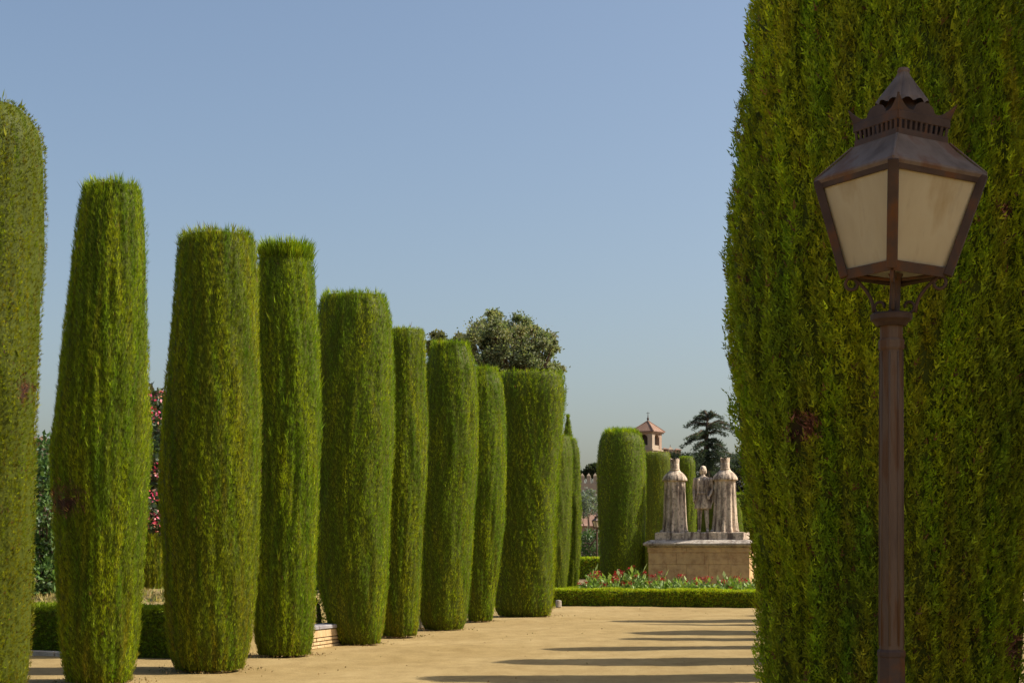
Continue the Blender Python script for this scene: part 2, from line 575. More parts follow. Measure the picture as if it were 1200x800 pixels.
    return np_mesh(name, V, Q, M["leaf"], C)


def trunk_mesh(h, r):
    bm = bmesh.new()
    tube(bm, [(0, 0, -0.05), (0.01, 0, 0.15), (0, 0.01, h * 0.5), (0, 0, h)], [r * 1.3, r, r * 0.8, r * 0.4], 9)
    me = bpy.data.meshes.new("trunk")
    bm.to_mesh(me)
    bm.free()
    return me


def cypress(name, label, d, base_y, rows, seed, n, group=None, patches=(), slen=0.062, z_base=0.06, **kw):
    """rows = [(y, left, right)] outline in photo pixels from the top down, at distance d"""
    cxb = 0.5 * (rows[-1][1] + rows[-1][2])
    bx = P(cxb, 640, d).x
    s = d / F
    prof = [(max(EYE + (HOR - y) * s, z_base), (0.5 * (l + r) - cxb) * s, 0.5 * (r - l) * s - slen * 0.12 - kw.get('relief', 0) * 1.1) for y, l, r in rows]
    prof.append((z_base - 0.03, prof[-1][1], prof[-1][2] * 0.9))
    root = empty(name, (bx, d, 0), label, "tree", group)
    pt = [((x - cxb) * s, EYE + (HOR - y) * s, w * s, h * s) for x, y, w, h in patches]
    cr = link("crown", crown_mesh("crown", prof, seed, n, slen, patches=pt, **kw), None, root)
    cr["kind"] = "stuff"
    link("trunk", trunk_mesh(prof[0][0] * 0.8, 0.13), M["bark"], root)
    return root


def leaf_cloud(rng, centers, radii, n, size, tmpl, cols, flat=1.0, shell=0.45, upw=0.3, soft=False):
    """leaves scattered through ellipsoidal clumps"""
    centers = np.asarray(centers, float)
    radii = np.asarray(radii, float)
    wts = radii ** 2
    wts /= wts.sum()
    k = rng.choice(len(centers), n, p=wts)
    dv = rng.normal(size=(n, 3))
    dv /= np.linalg.norm(dv, axis=1)[:, None]
    rr = (shell + (1 - shell) * rng.uniform(0, 1, n)) * rng.uniform(0.75, 1.08, n)
    if soft:
        rr = np.abs(rng.normal(0, 0.70, n))
    pos = centers[k] + dv * (rr * radii[k])[:, None] * np.array([1, 1, flat])
    dirv = dv + rng.normal(0, 0.8, (n, 3))
    dirv[:, 2] += upw
    cols = np.asarray(cols)
    ck = (k * 7919) % len(cols)
    mixr = rng.uniform(0, 1, n) < 0.5
    ck = np.where(mixr, rng.integers(0, len(cols), n), ck)
    col = cols[ck] * rng.uniform(0.6, 1.35, n)[:, None]
    return scatter(tmpl, pos, dirv, dv, size * rng.uniform(0.6, 1.3, n), col, rng)


# ------------------------------------------------------------------ ground
def ground_sheet():
    bm = bmesh.new()
    s = 1500
    vs = [bm.verts.new(p) for p in ((-s, -200, -0.03), (s, -200, -0.03), (s, 2500, -0.03), (-s, 2500, -0.03))]
    bm.faces.new(vs)
    o = bm_link("ground", bm, M["earth"])
    o["kind"] = "structure"
    # the sandy avenue: finely divided near the view so that it can be slightly uneven
    xs = np.concatenate([np.linspace(-60, -14, 14), np.linspace(-13, 13, 160), np.linspace(14, 60, 14)])
    ys = np.concatenate([np.linspace(-30, 9, 12), np.linspace(10, 46, 200), np.linspace(47, 64, 8)])
    X, Y = np.meshgrid(xs, ys)
    g = noise3(np.random.default_rng(5), 14, 1.4)
    g2 = noise3(np.random.default_rng(6), 14, 5.5)
    Pp = np.stack([X.ravel(), Y.ravel(), np.zeros(X.size)], -1)
    Z = 0.010 * g(Pp) + 0.0035 * g2(Pp)
    near = (np.abs(Pp[:, 0]) < 13) & (Pp[:, 1] > 9) & (Pp[:, 1] < 46)
    Z = np.where(near, Z, 0.0)
    Pp[:, 2] = Z
    ny, nx = X.shape
    idx = np.arange(X.size).reshape(ny, nx)
    Q = np.stack([idx[:-1, :-1], idx[:-1, 1:], idx[1:, 1:], idx[1:, :-1]], -1).reshape(-1, 4)
    me = np_mesh("sandy_path", Pp, Q, M["sand"], smooth=np.ones(len(Q), bool))
    p = link("sandy_path", me, None)
    p["kind"] = "structure"


ground_sheet()

# ------------------------------------------------------------------ the left row of clipped cypresses
ROWG = "clipped cypress columns along the left of the avenue"
LEFT = [
    ("clipped brownish green cypress column cut by the left edge, foremost of the row", 16.2, 880,
     [(125, -62, 22), (140, -80, 40), (160, -86, 47), (200, -88, 50), (300, -88, 50), (400, -88, 47), (480, -88, 45), (560, -88, 40), (650, -84, 38), (740, -80, 35), (800, -78, 32), (818, -70, 26)],
     44000, dict(warm=0.42, gain=0.78, tmpl=T_SPRIG, slen=0.040, wisps=30, rough=0.8, patches=[(8, 600, 12, 7), (38, 460, 6, 18), (40, 690, 6, 10)], up=0.6, out=0.5)),
    ("clipped cypress column with a dark red-brown bald scar halfway up", 18.6, 800,
     [(219, 101, 164), (240, 93, 170), (300, 85, 172), (400, 75, 173), (500, 65, 174), (530, 61, 174), (600, 65, 171), (650, 67, 168), (700, 69, 166), (750, 70, 164), (798, 76, 158)],
     56000, dict(warm=0.08, slen=0.060, patches=[(88, 590, 25, 19)], wisps=240)),
    ("broad clipped cypress column with browned lower half, third from the left edge", 20.45, 785,
     [(277, 212, 298), (300, 207, 303), (350, 203, 305), (400, 199, 306), (450, 194, 307), (500, 190, 308), (550, 188, 306), (600, 189, 304), (650, 192, 302), (700, 193, 299), (750, 195, 295), (784, 202, 288)],
     56000, dict(warm=0.26, slen=0.060, wisps=320)),
    ("narrow clipped cypress column with ragged wispy top, close behind a broad one", 23.2, 768,
     [(295, 305, 365), (330, 299, 371), (400, 297, 376), (500, 295, 377), (560, 295, 375), (650, 294, 372), (700, 295, 371), (750, 297, 369), (767, 300, 366)],
     46000, dict(warm=0.0, slen=0.062, wisps=800, deep=0.25, top_len=1.5, wl=1.8)),
    ("clipped cypress column with squared flat top, beside the low brick wall", 25.8, 755,
     [(347, 378, 451), (370, 372, 459), (420, 368, 462), (500, 366, 463), (540, 366, 461), (600, 366, 458), (680, 370, 457), (735, 384, 452), (754, 394, 448)],
     42000, dict(warm=0.03, slen=0.060, wisps=320, sq=0.35)),
    ("slim smooth clipped cypress column, sixth from the left edge", 28.0, 746,
     [(387, 446, 498), (400, 441, 501), (500, 440, 502), (560, 440, 500), (620, 440, 496), (700, 441, 494), (740, 444, 492), (746, 447, 490)],
     30000, dict(warm=0.16, wisps=40, slen=0.060)),
    ("clipped cypress column with shaggy streaked top, seventh from the left edge", 30.3, 738,
     [(403, 505, 550), (430, 498, 560), (480, 493, 562), (540, 490, 561), (600, 488, 557), (680, 488, 553), (733, 491, 548), (738, 496, 544)],
     30000, dict(warm=0.03, wisps=260, deep=0.15)),
    ("dark green clipped cypress column tapering to its foot, beside the bulky one", 33.7, 728,
     [(432, 551, 582), (450, 544, 590), (500, 541, 594), (560, 538, 595), (620, 538, 592), (660, 540, 586), (700, 543, 581), (728, 547, 578)],
     26000, dict(warm=-0.05, wisps=120)),
    ("bulky block-shaped clipped cypress with broad flat top at the end of the row", 36.2, 722,
     [(437, 584, 661), (460, 578, 665), (500, 577, 661), (560, 577, 657), (620, 576, 655), (700, 576, 652), (718, 577, 651), (722, 581, 648)],
     32000, dict(warm=0.10, wisps=60, sq=0.6, rough=1.5, deep=0.3, out=0.5, slen=0.07, relief=0.028)),
    ("bright green slim cypress column half hidden behind the block-shaped one", 44.0, 706,
     [(510, 632, 668), (530, 627, 672), (600, 626, 671), (660, 628, 668), (700, 632, 664), (706, 634, 662)],
     10000, dict(warm=0.0, wisps=20)),
    ("dark green slim cypress rising from the corner of the low hedge", 47.5, 702,
     [(514, 662, 675), (530, 658, 680), (600, 654, 683), (650, 655, 681), (690, 658, 678), (702, 660, 676)],
     9000, dict(warm=-0.08, wisps=20)),
]
for i, (lab, d, by, rows, n, kw) in enumerate(LEFT):
    cypress("cypress_tree", lab, d, by, rows, 100 + i, n, ROWG, **kw)

# ------------------------------------------------------------------ big near cypress on the right
big_rows = [(-260, 930, 1142), (-200, 905, 1175), (-120, 893, 1186), (0, 878, 1202), (80, 871, 1210), (180, 860, 1222), (280, 851, 1228), (340, 848, 1230), (420, 850, 1227), (500, 857, 1221), (580, 869, 1212),
            (650, 880, 1202), (720, 885, 1196), (800, 887, 1190), (900, 886, 1186), (990, 895, 1175), (1035, 910, 1160)]
cypress("cypress_tree", "huge dense cypress column filling the right side behind the street lamp", 7.4, 1041, big_rows, 41, 170000,
        "clipped cypress columns along the right of the avenue", slen=0.037, tmpl=T_SCALE, gain=1.30, relief=0.020, rfreq=92.0, rz=0.24, cvar=0.32, jit=0.5, out=0.4, warm=0.27, back=0.10, wisps=700, wl=0.7, rough=1.5, deep=0.5, zvis=4.75,
        patches=[(918, 512, 15, 17), (1165, 755, 17, 24), (1128, 285, 7, 8)])

# the rest of the right row stands hidden behind it, its shadows reach across the sand
RROW = [(10.2, 0.55, 5.6), (12.6, 0.5, 5.8), (14.9, 0.55, 5.9), (17.0, 0.6, 6.0), (19.3, 0.62, 6.2), (22.1, 0.70, 6.1), (25.1, 0.42, 6.4), (27.3, 0.40, 5.7), (29.5, 0.85, 5.8), (32.6, 0.3, 6.4), (34.2, 0.68, 7.4), (36.9, 0.36, 4.9)]
for i, (d, r, h) in enumerate(RROW):
    X = 1.81 + (d - 7.4) * 0.3046
    rows_m = [(h, 0, r * 0.62), (h - 0.35, 0, r * 0.85), (h - 1.4, 0, r), (h * 0.5, 0, r), (1.2, 0, r * 0.95), (0.3, 0, r * 0.85), (0.03, 0, r * 0.75)]
    root = empty("cypress_tree", (X, d, 0), "clipped cypress column hidden behind the huge right-hand cypress, casting shadow bars on the sand", "tree", "hidden cypresses of the right row")
    cr = link("crown", crown_mesh("crown", rows_m, 300 + i, 4200, 0.13, back=0.9, tmpl=T_SPRIG, wisps=30), None, root)
    cr["kind"] = "stuff"
    link("trunk", trunk_mesh(h * 0.8, 0.13), M["bark"], root)
# two more cypresses to the right of the view shade the lamp and the huge cypress
for i, (X, Y, r, h) in enumerate([(4.3, 5.5, 0.95, 7.6), (4.6, 7.5, 0.98, 7.8)]):
    rows_m = [(h, 0, r * 0.6), (h - 0.4, 0, r * 0.85), (h - 1.4, 0, r), (h * 0.5, 0, r), (1.2, 0, r * 0.95), (0.3, 0, r * 0.85), (0.03, 0, r * 0.75)]
    root = empty("cypress_tree", (X, Y, 0), "tall cypress outside the frame to the right, shading the street lamp", "tree", "cypresses outside the frame")
    cr = link("crown", crown_mesh("crown", rows_m, 330 + i, 7000, 0.13, back=0.9, wisps=30), None, root)
    cr["kind"] = "stuff"
    link("trunk", trunk_mesh(h * 0.8, 0.13), M["bark"], root)

# ------------------------------------------------------------------ cypresses round the monument
for i, (lab, d, rows, n, kw) in enumerate([
    ("stout shaggy-topped cypress column standing left of the stone monument", 46.5,
     [(506, 708, 748), (515, 702, 755), (540, 699, 758), (600, 699, 758), (660, 701, 757), (700, 703, 754), (704, 706, 750)], 15000, dict(warm=-0.12, wisps=320, slen=0.07, top_len=2.4)),
    ("yellow-green flat-topped clipped cypress behind the left caped statue", 56.0,
     [(530, 750, 784), (536, 746, 786), (600, 746, 787), (680, 747, 786), (692, 748, 785)], 11000, dict(warm=0.3, wisps=10, sq=0.5)),
    ("bright green clipped cypress seen between the two front statues", 60.0,
     [(535, 796, 812), (542, 793, 815), (600, 792, 817), (680, 793, 816), (689, 795, 814)], 8000, dict(warm=-0.1, wisps=10)),
    ("rounded green cypress just right of the right-hand caped statue", 62.0,
     [(584, 858, 866), (592, 853, 869), (620, 850, 872), (660, 850, 873), (687, 852, 871)], 6000, dict(warm=-0.05, wisps=10)),
]):
    cypress("cypress_tree", lab, d, 0, rows, 140 + i, n, "cypresses round the monument", **kw)

# thin dark spire far behind
root = empty("cypress_tree", (P(665.5, 640, 85).x, 85, 0), "thin dark pointed cypress spire peeking above the end of the row", "tree")
spz = P(0, 488, 85).z
cr = link("crown", crown_mesh("crown", [(spz, 0, 0.06), (spz - 0.8, 0, 0.22), (spz - 2.2, 0, 0.42), (4, 0, 0.7), (0.6, 0, 0.6)], 160, 6000, 0.16, warm=-0.1, wisps=5), None, root)
cr["kind"] = "stuff"
link("trunk", trunk_mesh(6, 0.15), M["bark"], root)


# ------------------------------------------------------------------ clipped hedges
def hedge(name, label, a, b, w, h, seed, n, size=0.045, top_yellow=0.0, z0=0.0, cols=None):
    """low clipped hedge from a to b (ground points), width w to the left of a->b, height h"""
    rng = np.random.default_rng(seed)
    a, b = np.array(a[:2]), np.array(b[:2])
    L = np.linalg.norm(b - a)
    u = (b - a) / L
    v = np.array([-u[1], u[0]])
    g = noise3(rng, 10, 5.0)
    # core: a box divided lengthwise with an uneven skin
    m = max(8, int(L / 0.15))
    sect = [(0, 0), (0, h * 0.5), (0, h - 0.04), (0.04, h), (w * 0.5, h), (w - 0.04, h), (w, h - 0.04), (w, h * 0.5), (w, 0)]
    ks = len(sect)
    V = []
    for i in range(m + 1):
        s = L * i / m
        for (q, z) in sect:
            nx = g(np.array([[s, q, z]]))[0] * 0.012
            V.append((s, np.clip(q, 0.03, w - 0.03) + nx, max(0, z * (h - 0.03) / h) + (nx if z > 0 else 0)))
    V = np.array(V)
    idx = np.arange((m + 1) * ks).reshape(m + 1, ks)
    Q = np.stack([idx[:-1, :-1], idx[1:, :-1], idx[1:, 1:], idx[:-1, 1:]], -1).reshape(-1, 4)
    ends = []
    for e in (0, m):
        r = idx[e]
        ends += [[r[0], r[1], r[7], r[8]], [r[1], r[2], r[6], r[7]], [r[2], r[3], r[5], r[6]]]
    Q = np.concatenate([Q, np.array(ends)])
    C = np.tile(G_CORE, (len(V), 1))
    # leaves on the faces
    area = np.array([L * h, L * h, L * w, w * h, w * h])
    f = rng.choice(5, n, p=area / area.sum())
    s = rng.uniform(0, L, n); q = rng.uniform(0, w, n); z = rng.uniform(0.01, h, n)
    q = np.where(f == 0, 0, np.where(f == 1, w, q))
    z = np.where(f == 2, h, z)
    s = np.where(f == 3, 0, np.where(f == 4, L, s))
    nrm = np.zeros((n, 3))
    nrm[f == 0, 1] = -1; nrm[f == 1, 1] = 1; nrm[f == 2, 2] = 1; nrm[f == 3, 0] = -1; nrm[f == 4, 0] = 1
    pos = np.stack([s, q, z], -1)
    pos -= nrm * (rng.uniform(-0.015, 0.05, n) + 0.012 * g(pos * 1.3))[:, None]
    dv = nrm * 0.9 + rng.normal(0, 0.55, (n, 3))
    dv[:, 2] += 0.5
    cols = 1.35 * np.array([G_GREEN, G_OLIVE, G_GREEN * 1.1, G_YEL * 0.9]) if cols is None else np.asarray(cols)
    col = cols[rng.integers(0, len(cols), n)] * rng.uniform(0.65, 1.3, n)[:, None]
    tw = np.clip((z / h - 0.8) / 0.2, 0, 1)[:, None] * top_yellow
    col = col * (1 - tw) + G_YEL * 1.1 * tw
    V2, Q2, C2 = scatter(T_SPRIG, pos, dv, nrm, size * rng.uniform(0.7, 1.5, n), col, rng, 2.2)
    V = np.concatenate([V, V2]); Q = np.concatenate([Q, Q2 + len(idx.ravel())]); C = np.concatenate([C, C2])
    W = np.stack([u[0] * V[:, 0] + v[0] * V[:, 1], u[1] * V[:, 0] + v[1] * V[:, 1], V[:, 2]], -1)
    root = empty(name, (a[0], a[1], z0), label, "hedge")
    o = link("foliage", np_mesh("foliage", W, Q, M["leaf"], C), None, root)
    o["kind"] = "stuff"
    return root


# bed in front of the monument: local frame, origin on the ground where its front left corner stands
BED = P(652, 640, 42.9); BED.z = 0


def bed(s, t, z=0.0):
    """s metres to the right along the hedge, t metres back, from the bed corner"""
    p = BED + EV * s + DV * t
    return Vector((p.x, p.y, z))


hedge("clipped_hedge", "long low clipped box hedge fronting the red flower bed", bed(-0.45, 0), bed(9.0, 0), 0.42, 0.45, 50, 24000, 0.05, 0.5)
hedge("clipped_hedge", "short low clipped hedge returning back from the flower bed corner", bed(0.0, 4.6), bed(0.0, 0.43), 0.40, 0.45, 51, 7000, 0.05, 0.5)
hedge("clipped_hedge", "low dark clipped hedge beyond the flower bed, left of the stout cypress", bed(-12.0, 34.0), bed(-5.2, 34.0), 0.8, 1.05, 52, 9000, 0.09, 0.2)
hedge("clipped_hedge", "tall dark clipped hedge closing the view behind the statues", bed(-3.3, 24.0), bed(16.0, 24.0), 1.2, 3.9, 53, 16000, 0.12, 0.2, cols=[G_DARK * 0.7, G_DARK * 0.5])

# ------------------------------------------------------------------ the monument
PED_F = P(818.5, 640, 45.4); PED_F.z = 0        # front centre of the pedestal
PROT = -AV
pedestal = empty("stone_pedestal", PED_F, "broad golden sandstone pedestal with grey cornice carrying three statues", "pedestal", None, PROT)
PW, PD = 3.02, 1.55


def ashlar_block(parent, x0, x1, y0, y1, z0, z1, rng, mat, bev=0.007):
    bm = bmesh.new()
    j = rng.uniform(-0.004, 0.004)
    box(bm, ((x0 + x1) / 2, (y0 + y1) / 2 + j, (z0 + z1) / 2), (x1 - x0 - 0.005, y1 - y0, z1 - z0 - 0.005), 0, bev)
    return bm_link("stone_block", bm, mat, parent)


bm = bmesh.new()
box(bm, (0, PD / 2, 0.80), (PW - 0.06, PD - 0.06, 1.6))
bm_link("pedestal_core", bm, M["mortar"], pedestal)
rb = np.random.default_rng(3)
for ci, (z0, z1, cuts) in enumerate([(0.0, 0.56, [0, .30, .55, .80, 1]), (0.56, 1.12, [0, .18, .385, .60, .82, 1]), (1.12, 1.47, [0, .28, .56, .79, 1]), (1.47, 1.625, [0, .38, .73, 1])]):
    pr_ = 0.0 if ci < 3 else 0.02
    for c0, c1 in zip(cuts, cuts[1:]):
        x0, x1 = -PW / 2 + PW * c0, -PW / 2 + PW * c1
        if c0 == 0: x0 -= pr_
        if c1 == 1: x1 += pr_
        ashlar_block(pedestal, x0, x1, -pr_, 0.2, z0, z1, rb, M["ashlar"])
        ashlar_block(pedestal, x0, x1, PD - 0.2, PD + pr_, z0, z1, rb, M["ashlar"])
    for sx in (-1, 1):
        ys = [0.204, 0.8, PD - 0.204]
        for y0, y1 in zip(ys, ys[1:]):
            xa, xb = (PW / 2 - 0.2, PW / 2 + pr_) if sx > 0 else (-PW / 2 - pr_, -PW / 2 + 0.2)
            ashlar_block(pedestal, xa, xb, y0, y1, z0, z1, rb, M["ashlar"])
# cornice: moulded slab, then upper plinth
bm = bmesh.new()
hw, hd = PW / 2, PD / 2
prof = [(1.627, hw + 0.02, hd + 0.02), (1.66, hw + 0.06, hd + 0.06), (1.69, hw + 0.13, hd + 0.13), (1.745, hw + 0.14, hd + 0.14), (1.83, hw - 0.02, hd - 0.02), (1.845, hw - 0.08, hd - 0.08)]
rings = []
for z, a_, b_ in prof:
    pts = []
    for (sx, sy, ex, ey) in ((-1, -1, 1, -1), (1, -1, 1, 1), (1, 1, -1, 1), (-1, 1, -1, -1)):
        for k in range(8):
            f_ = k / 8
            x = (sx + (ex - sx) * f_) * a_; y = (sy + (ey - sy) * f_) * b_
            pts.append(bm.verts.new((x, hd + y, z + 0.012 * noise.noise(Vector((x * 3, y * 3, z * 9))))))
    rings.append(pts)
for r0, r1 in zip(rings, rings[1:]):
    for k in range(32):
        bm.faces.new((r0[k], r0[(k + 1) % 32], r1[(k + 1) % 32], r1[k]))
bm.faces.new(rings[0]); bm.faces.new(rings[-1])
bm_link("cornice", bm, M["cornice"], pedestal)
bm = bmesh.new()
box(bm, (-0.02, hd, 1.955), (2.66, 1.2, 0.235), 0, 0.02)
bmesh.ops.subdivide_edges(bm, edges=[e for e in bm.edges if e.calc_length() > 0.3], cuts=14, use_grid_fill=True)
for v in bm.verts:
    v.co += 0.02 * Vector((0, noise.noise(v.co * 6), noise.noise(v.co * 5 + Vector((3, 1, 2)))))
bm_link("plinth_slab", bm, M["statue"], pedestal)
PTOP = 2.072


def ped(x, y, z=PTOP):
    p = PED_F + EV * x + DV * y
    return Vector((p.x, p.y, z))


def caped_statue(label, loc, seed, nf, facing, flare):
    """crowned figure in a long pleated mantle with fur shoulder cape, seen from behind"""
    rng = np.random.default_rng(seed)
    root = empty("stone_statue", loc, label, "statue", None, facing)
    prof = [(-0.03, .335), (0.03, .34), (.12, .325), (.35, .312), (.8, .305), (1.2, .296), (1.45, .296), (1.555, .300), (1.562, .31), (1.546, .372), (1.560, .380), (1.62, .364), (1.68, .334), (1.735, .290), (1.785, .238), (1.83, .182), (1.87, .148), (1.90, .134),
            (1.93, .132), (1.97, .134), (2.02, .134), (2.07, .128), (2.09, .118), (2.12, .10), (2.14, .06), (2.15, 0.01)]
    # refine rows
    zs, rs = [], []
    for (z0, r0), (z1, r1) in zip(prof, prof[1:]):
        m = max(1, int((z1 - z0) / 0.05))
        for k in range(m):
            zs.append(z0 + (z1 - z0) * k / m); rs.append(r0 + (r1 - r0) * k / m)
    zs.append(prof[-1][0]); rs.append(prof[-1][1])
    ns = 96
    ph = rng.uniform(0, 6.28, 6)
    V = []
    for z, r in zip(zs, rs):
        for k in range(ns):
            th = 2 * math.pi * k / ns
            if r < 0.3201 and z < 1.565 or z < 1.54:
                low = 1 - max(0, z) / 1.55
                w = nf * th + 0.5 * math.sin(2 * th + ph[0]) + 0.25 * math.sin(z * 2.2 + ph[1])
                fold = abs(math.sin(w / 2 + ph[2])) ** 0.7 * 2 - 1
                fold2 = math.sin((nf * 2 + 1) * th + ph[3] + z)
                rr = r * (1 + (0.075 + 0.085 * low) * fold + 0.018 * fold2 * low) * (1 + flare * low ** 3 * (0.6 + 0.4 * math.cos(th * 3 + ph[4])))
                b_ = 0.80
            elif z < 1.88:
                rr = r * (1 + 0.02 * noise.noise(Vector((math.cos(th) * 5, math.sin(th) * 5, z * 16 + seed))) + 0.012 * math.sin(nf * 2 * th))
                b_ = 0.80
            else:
                rr = r * (1 + 0.05 * noise.noise(Vector((math.cos(th) * 4, math.sin(th) * 4, z * 9 + seed))))
                b_ = 1.05
            V.append((rr * math.cos(th), rr * b_ * math.sin(th), z))
    V = np.array(V)
    idx = np.arange(len(V)).reshape(len(zs), ns)
    Q = np.stack([idx[:-1], np.roll(idx, -1, 1)[:-1], np.roll(idx, -1, 1)[1:], idx[1:]], -1).reshape(-1, 4)
    me = np_mesh("figure", V, Q, M["statue"], smooth=np.ones(len(Q), bool))
    o = link("figure", me, None, root)
    # crown: flaring band with points
    bm = bmesh.new()
    n = 32
    r0, r1, r2 = [], [], []
    for k in range(n):
        th = 2 * math.pi * k / n
        c, s = math.cos(th), math.sin(th)
        pt = 0.045 if k % 4 == 0 else (0.02 if k % 2 == 0 else 0.0)
        for lst, r, z in ((r0, .124, 2.045), (r1, .132, 2.09), (r2, .142, 2.185 + pt)):
            lst.append(bm.verts.new((r * c, r * s * 1.05, z)))
    r3 = [bm.verts.new((v.co.x * .84, v.co.y * .84, v.co.z - 0.004)) for v in r2]
    r4 = [bm.verts.new((v.co.x * .8, v.co.y * .8, 2.10)) for v in r1]
    for a, b in ((r0, r1), (r1, r2), (r2, r3), (r3, r4)):
        for k in range(n):
            bm.faces.new((a[k], a[(k + 1) % n], b[(k + 1) % n], b[k]))
    bm_link("crown", bm, M["statue"], root)
    # collar roll of the shoulder cape
    bm = bmesh.new()
    pts = [(0.128 * math.cos(t), 0.125 * math.sin(t), 1.885) for t in np.linspace(0, 2 * math.pi, 25)]
    tube(bm, pts, 0.026, 8, False)
    bm_link("collar", bm, M["statue"], root, smooth=True)
    # shoe tips showing under the hem on both sides
    for sx in (-1, 1):
        bm = bmesh.new()
        bmesh.ops.create_uvsphere(bm, u_segments=12, v_segments=8, radius=1, matrix=Matrix.Translation((sx * 0.34, -0.10, 0.035)) @ Matrix.Rotation(sx * -0.6, 4, 'Z') @ Matrix.Diagonal((0.11, 0.055, 0.045, 1)))
        bm_link("shoe", bm, M["statue"], root, smooth=True)
    return root


caped_statue("crowned stone statue in long pleated mantle, seen from behind, left on the pedestal", ped(-0.83, 0.62), 4, 13, PROT, 0.05)
caped_statue("crowned stone statue in flaring pale mantle, seen from behind, right on the pedestal", ped(0.69, 0.62), 9, 11, PROT, 0.12)


def standing_statue():
    root = empty("stone_statue", ped(0.03, 0.62), "smaller bareheaded stone statue in knee-length tunic facing forward between two crowned ones", "statue", None, PROT)
    bm = bmesh.new()

    def ell(c, s, rot=None):
        m = Matrix.Translation(c) @ (rot or Matrix.Identity(4)) @ Matrix.Diagonal((s[0], s[1], s[2], 1))
        bmesh.ops.create_uvsphere(bm, u_segments=20, v_segments=14, radius=1, matrix=m)

    def limb(pts, rads):
        tube(bm, pts, rads, 14)
        for p, r in zip(pts, rads):
            ell(p, (r, r, r))
    # legs: weight on one, the other slightly forward
    limb([(-0.105, 0.02, 0.80), (-0.12, 0.0, 0.46), (-0.125, 0.02, 0.09)], [0.105, 0.070, 0.048])
    limb([(-0.122, 0.025, 0.36), (-0.123, 0.03, 0.28)], [0.066, 0.066])
    limb([(0.105, 0.02, 0.80), (0.135, -0.04, 0.46), (0.15, 0.0, 0.09)], [0.105, 0.070, 0.048])
    limb([(0.14, -0.01, 0.36), (0.143, 0.0, 0.28)], [0.066, 0.066])
    ell((-0.135, -0.06, 0.04), (0.055, 0.13, 0.045)); ell((0.17, -0.08, 0.04), (0.055, 0.13, 0.045), Matrix.Rotation(0.3, 4, 'Z'))
    # pleated skirt and torso
    rows = [(0.70, .275, .19), (0.74, .285, .20), (0.95, .262, .185), (1.12, .225, .165), (1.18, .205, .155), (1.30, .225, .16), (1.45, .255, .165), (1.56, .265, .15), (1.63, .21, .12), (1.67, .10, .09), (1.70, .07, .07)]
    rings = []
    for z, a, b in rows:
        ring = []
        for k in range(72):
            t = 2 * math.pi * k / 72
            f = 1 + (0.055 * math.sin(13 * t + 0.6 * math.sin(2 * t)) * min(1, max(0, (1.2 - z) / 0.3)))
            ring.append(bm.verts.new((a * f * math.cos(t), b * f * math.sin(t), z)))
        rings.append(ring)
    for r0, r1 in zip(rings, rings[1:]):
        for k in range(72):
            bm.faces.new((r0[k], r0[(k + 1) % 72], r1[(k + 1) % 72], r1[k]))
    bm.faces.new(rings[0]); bm.faces.new(rings[-1])
    # belt
    tube(bm, [(0.215 * math.cos(t), 0.163 * math.sin(t), 1.17) for t in np.linspace(0, 2 * math.pi, 33)], 0.022, 8, False)
    # neck, head, hair
    limb([(0, 0, 1.62), (0, -0.01, 1.78)], [0.068, 0.060])
    ell((0, -0.015, 1.865), (0.083, 0.098, 0.122))
    ell((0, -0.045, 1.79), (0.052, 0.055, 0.045))          # jaw
    ell((0, -0.117, 1.855), (0.017, 0.025, 0.032))         # nose
    for sx in (-1, 1):
        ell((sx * 0.088, 0.0, 1.86), (0.016, 0.03, 0.04))
        ell((sx * 0.083, 0.015, 1.83), (0.038, 0.065, 0.09))   # bobbed hair over the ears
        ell((sx * 0.033, -0.088, 1.895), (0.032, 0.02, 0.012))  # brows
    ell((0, 0.02, 1.92), (0.100, 0.108, 0.075)); ell((0, 0.06, 1.84), (0.09, 0.06, 0.11))
    ell((0, -0.103, 1.806), (0.028, 0.014, 0.010))
    # arms with open mantle sleeves
    limb([(-0.255, 0.0, 1.56), (-0.31, 0.03, 1.28), (-0.30, -0.06, 1.06)], [0.088, 0.068, 0.046])
    limb([(0.255, 0.0, 1.56), (0.31, 0.02, 1.28), (0.255, -0.13, 1.10)], [0.088, 0.068, 0.046])
    for sx, hx, hy, hz in ((-1, -0.30, -0.085, 1.0), (1, 0.235, -0.175, 1.06)):
        ell((hx, hy, hz), (0.036, 0.028, 0.050))
        for q in range(4):
            limb([(hx + (q - 1.5) * 0.017, hy - 0.005, hz - 0.03), (hx + (q - 1.5) * 0.018, hy - 0.018, hz - 0.085 + abs(q - 1.3) * 0.010)], [0.0105, 0.009])
        limb([(hx - sx * 0.03, hy - 0.015, hz + 0.01), (hx - sx * 0.045, hy - 0.035, hz - 0.04)], [0.012, 0.010])
    # mantle hanging from both shoulders behind the arms
    for sx in (-1, 1):
        for q in range(7):
            x0 = sx * (0.15 + q * 0.026)
            tube(bm, [(x0, 0.07, 1.60 - q * 0.012), (x0 + sx * 0.03, 0.10, 1.3), (x0 + sx * 0.035, 0.09, 1.0), (x0 * 0.98 + sx * 0.02, 0.07, 0.68 + 0.035 * q)], [0.035, 0.030, 0.028, 0.022], 10)
        tube(bm, [(sx * 0.13, -0.13, 1.60), (sx * 0.145, -0.165, 1.4), (sx * 0.16, -0.175, 1.2), (sx * 0.19, -0.18, 0.95)], [0.036, 0.034, 0.030, 0.02], 10)
    me = bpy.data.meshes.new("figure")
    bmesh.ops.recalc_face_normals(bm, faces=bm.faces)
    bm.to_mesh(me); bm.free()
    o = link("figure", me, M["statue"], root)
    md = o.modifiers.new("remesh", 'REMESH'); md.mode = 'VOXEL'; md.voxel_size = 0.0125
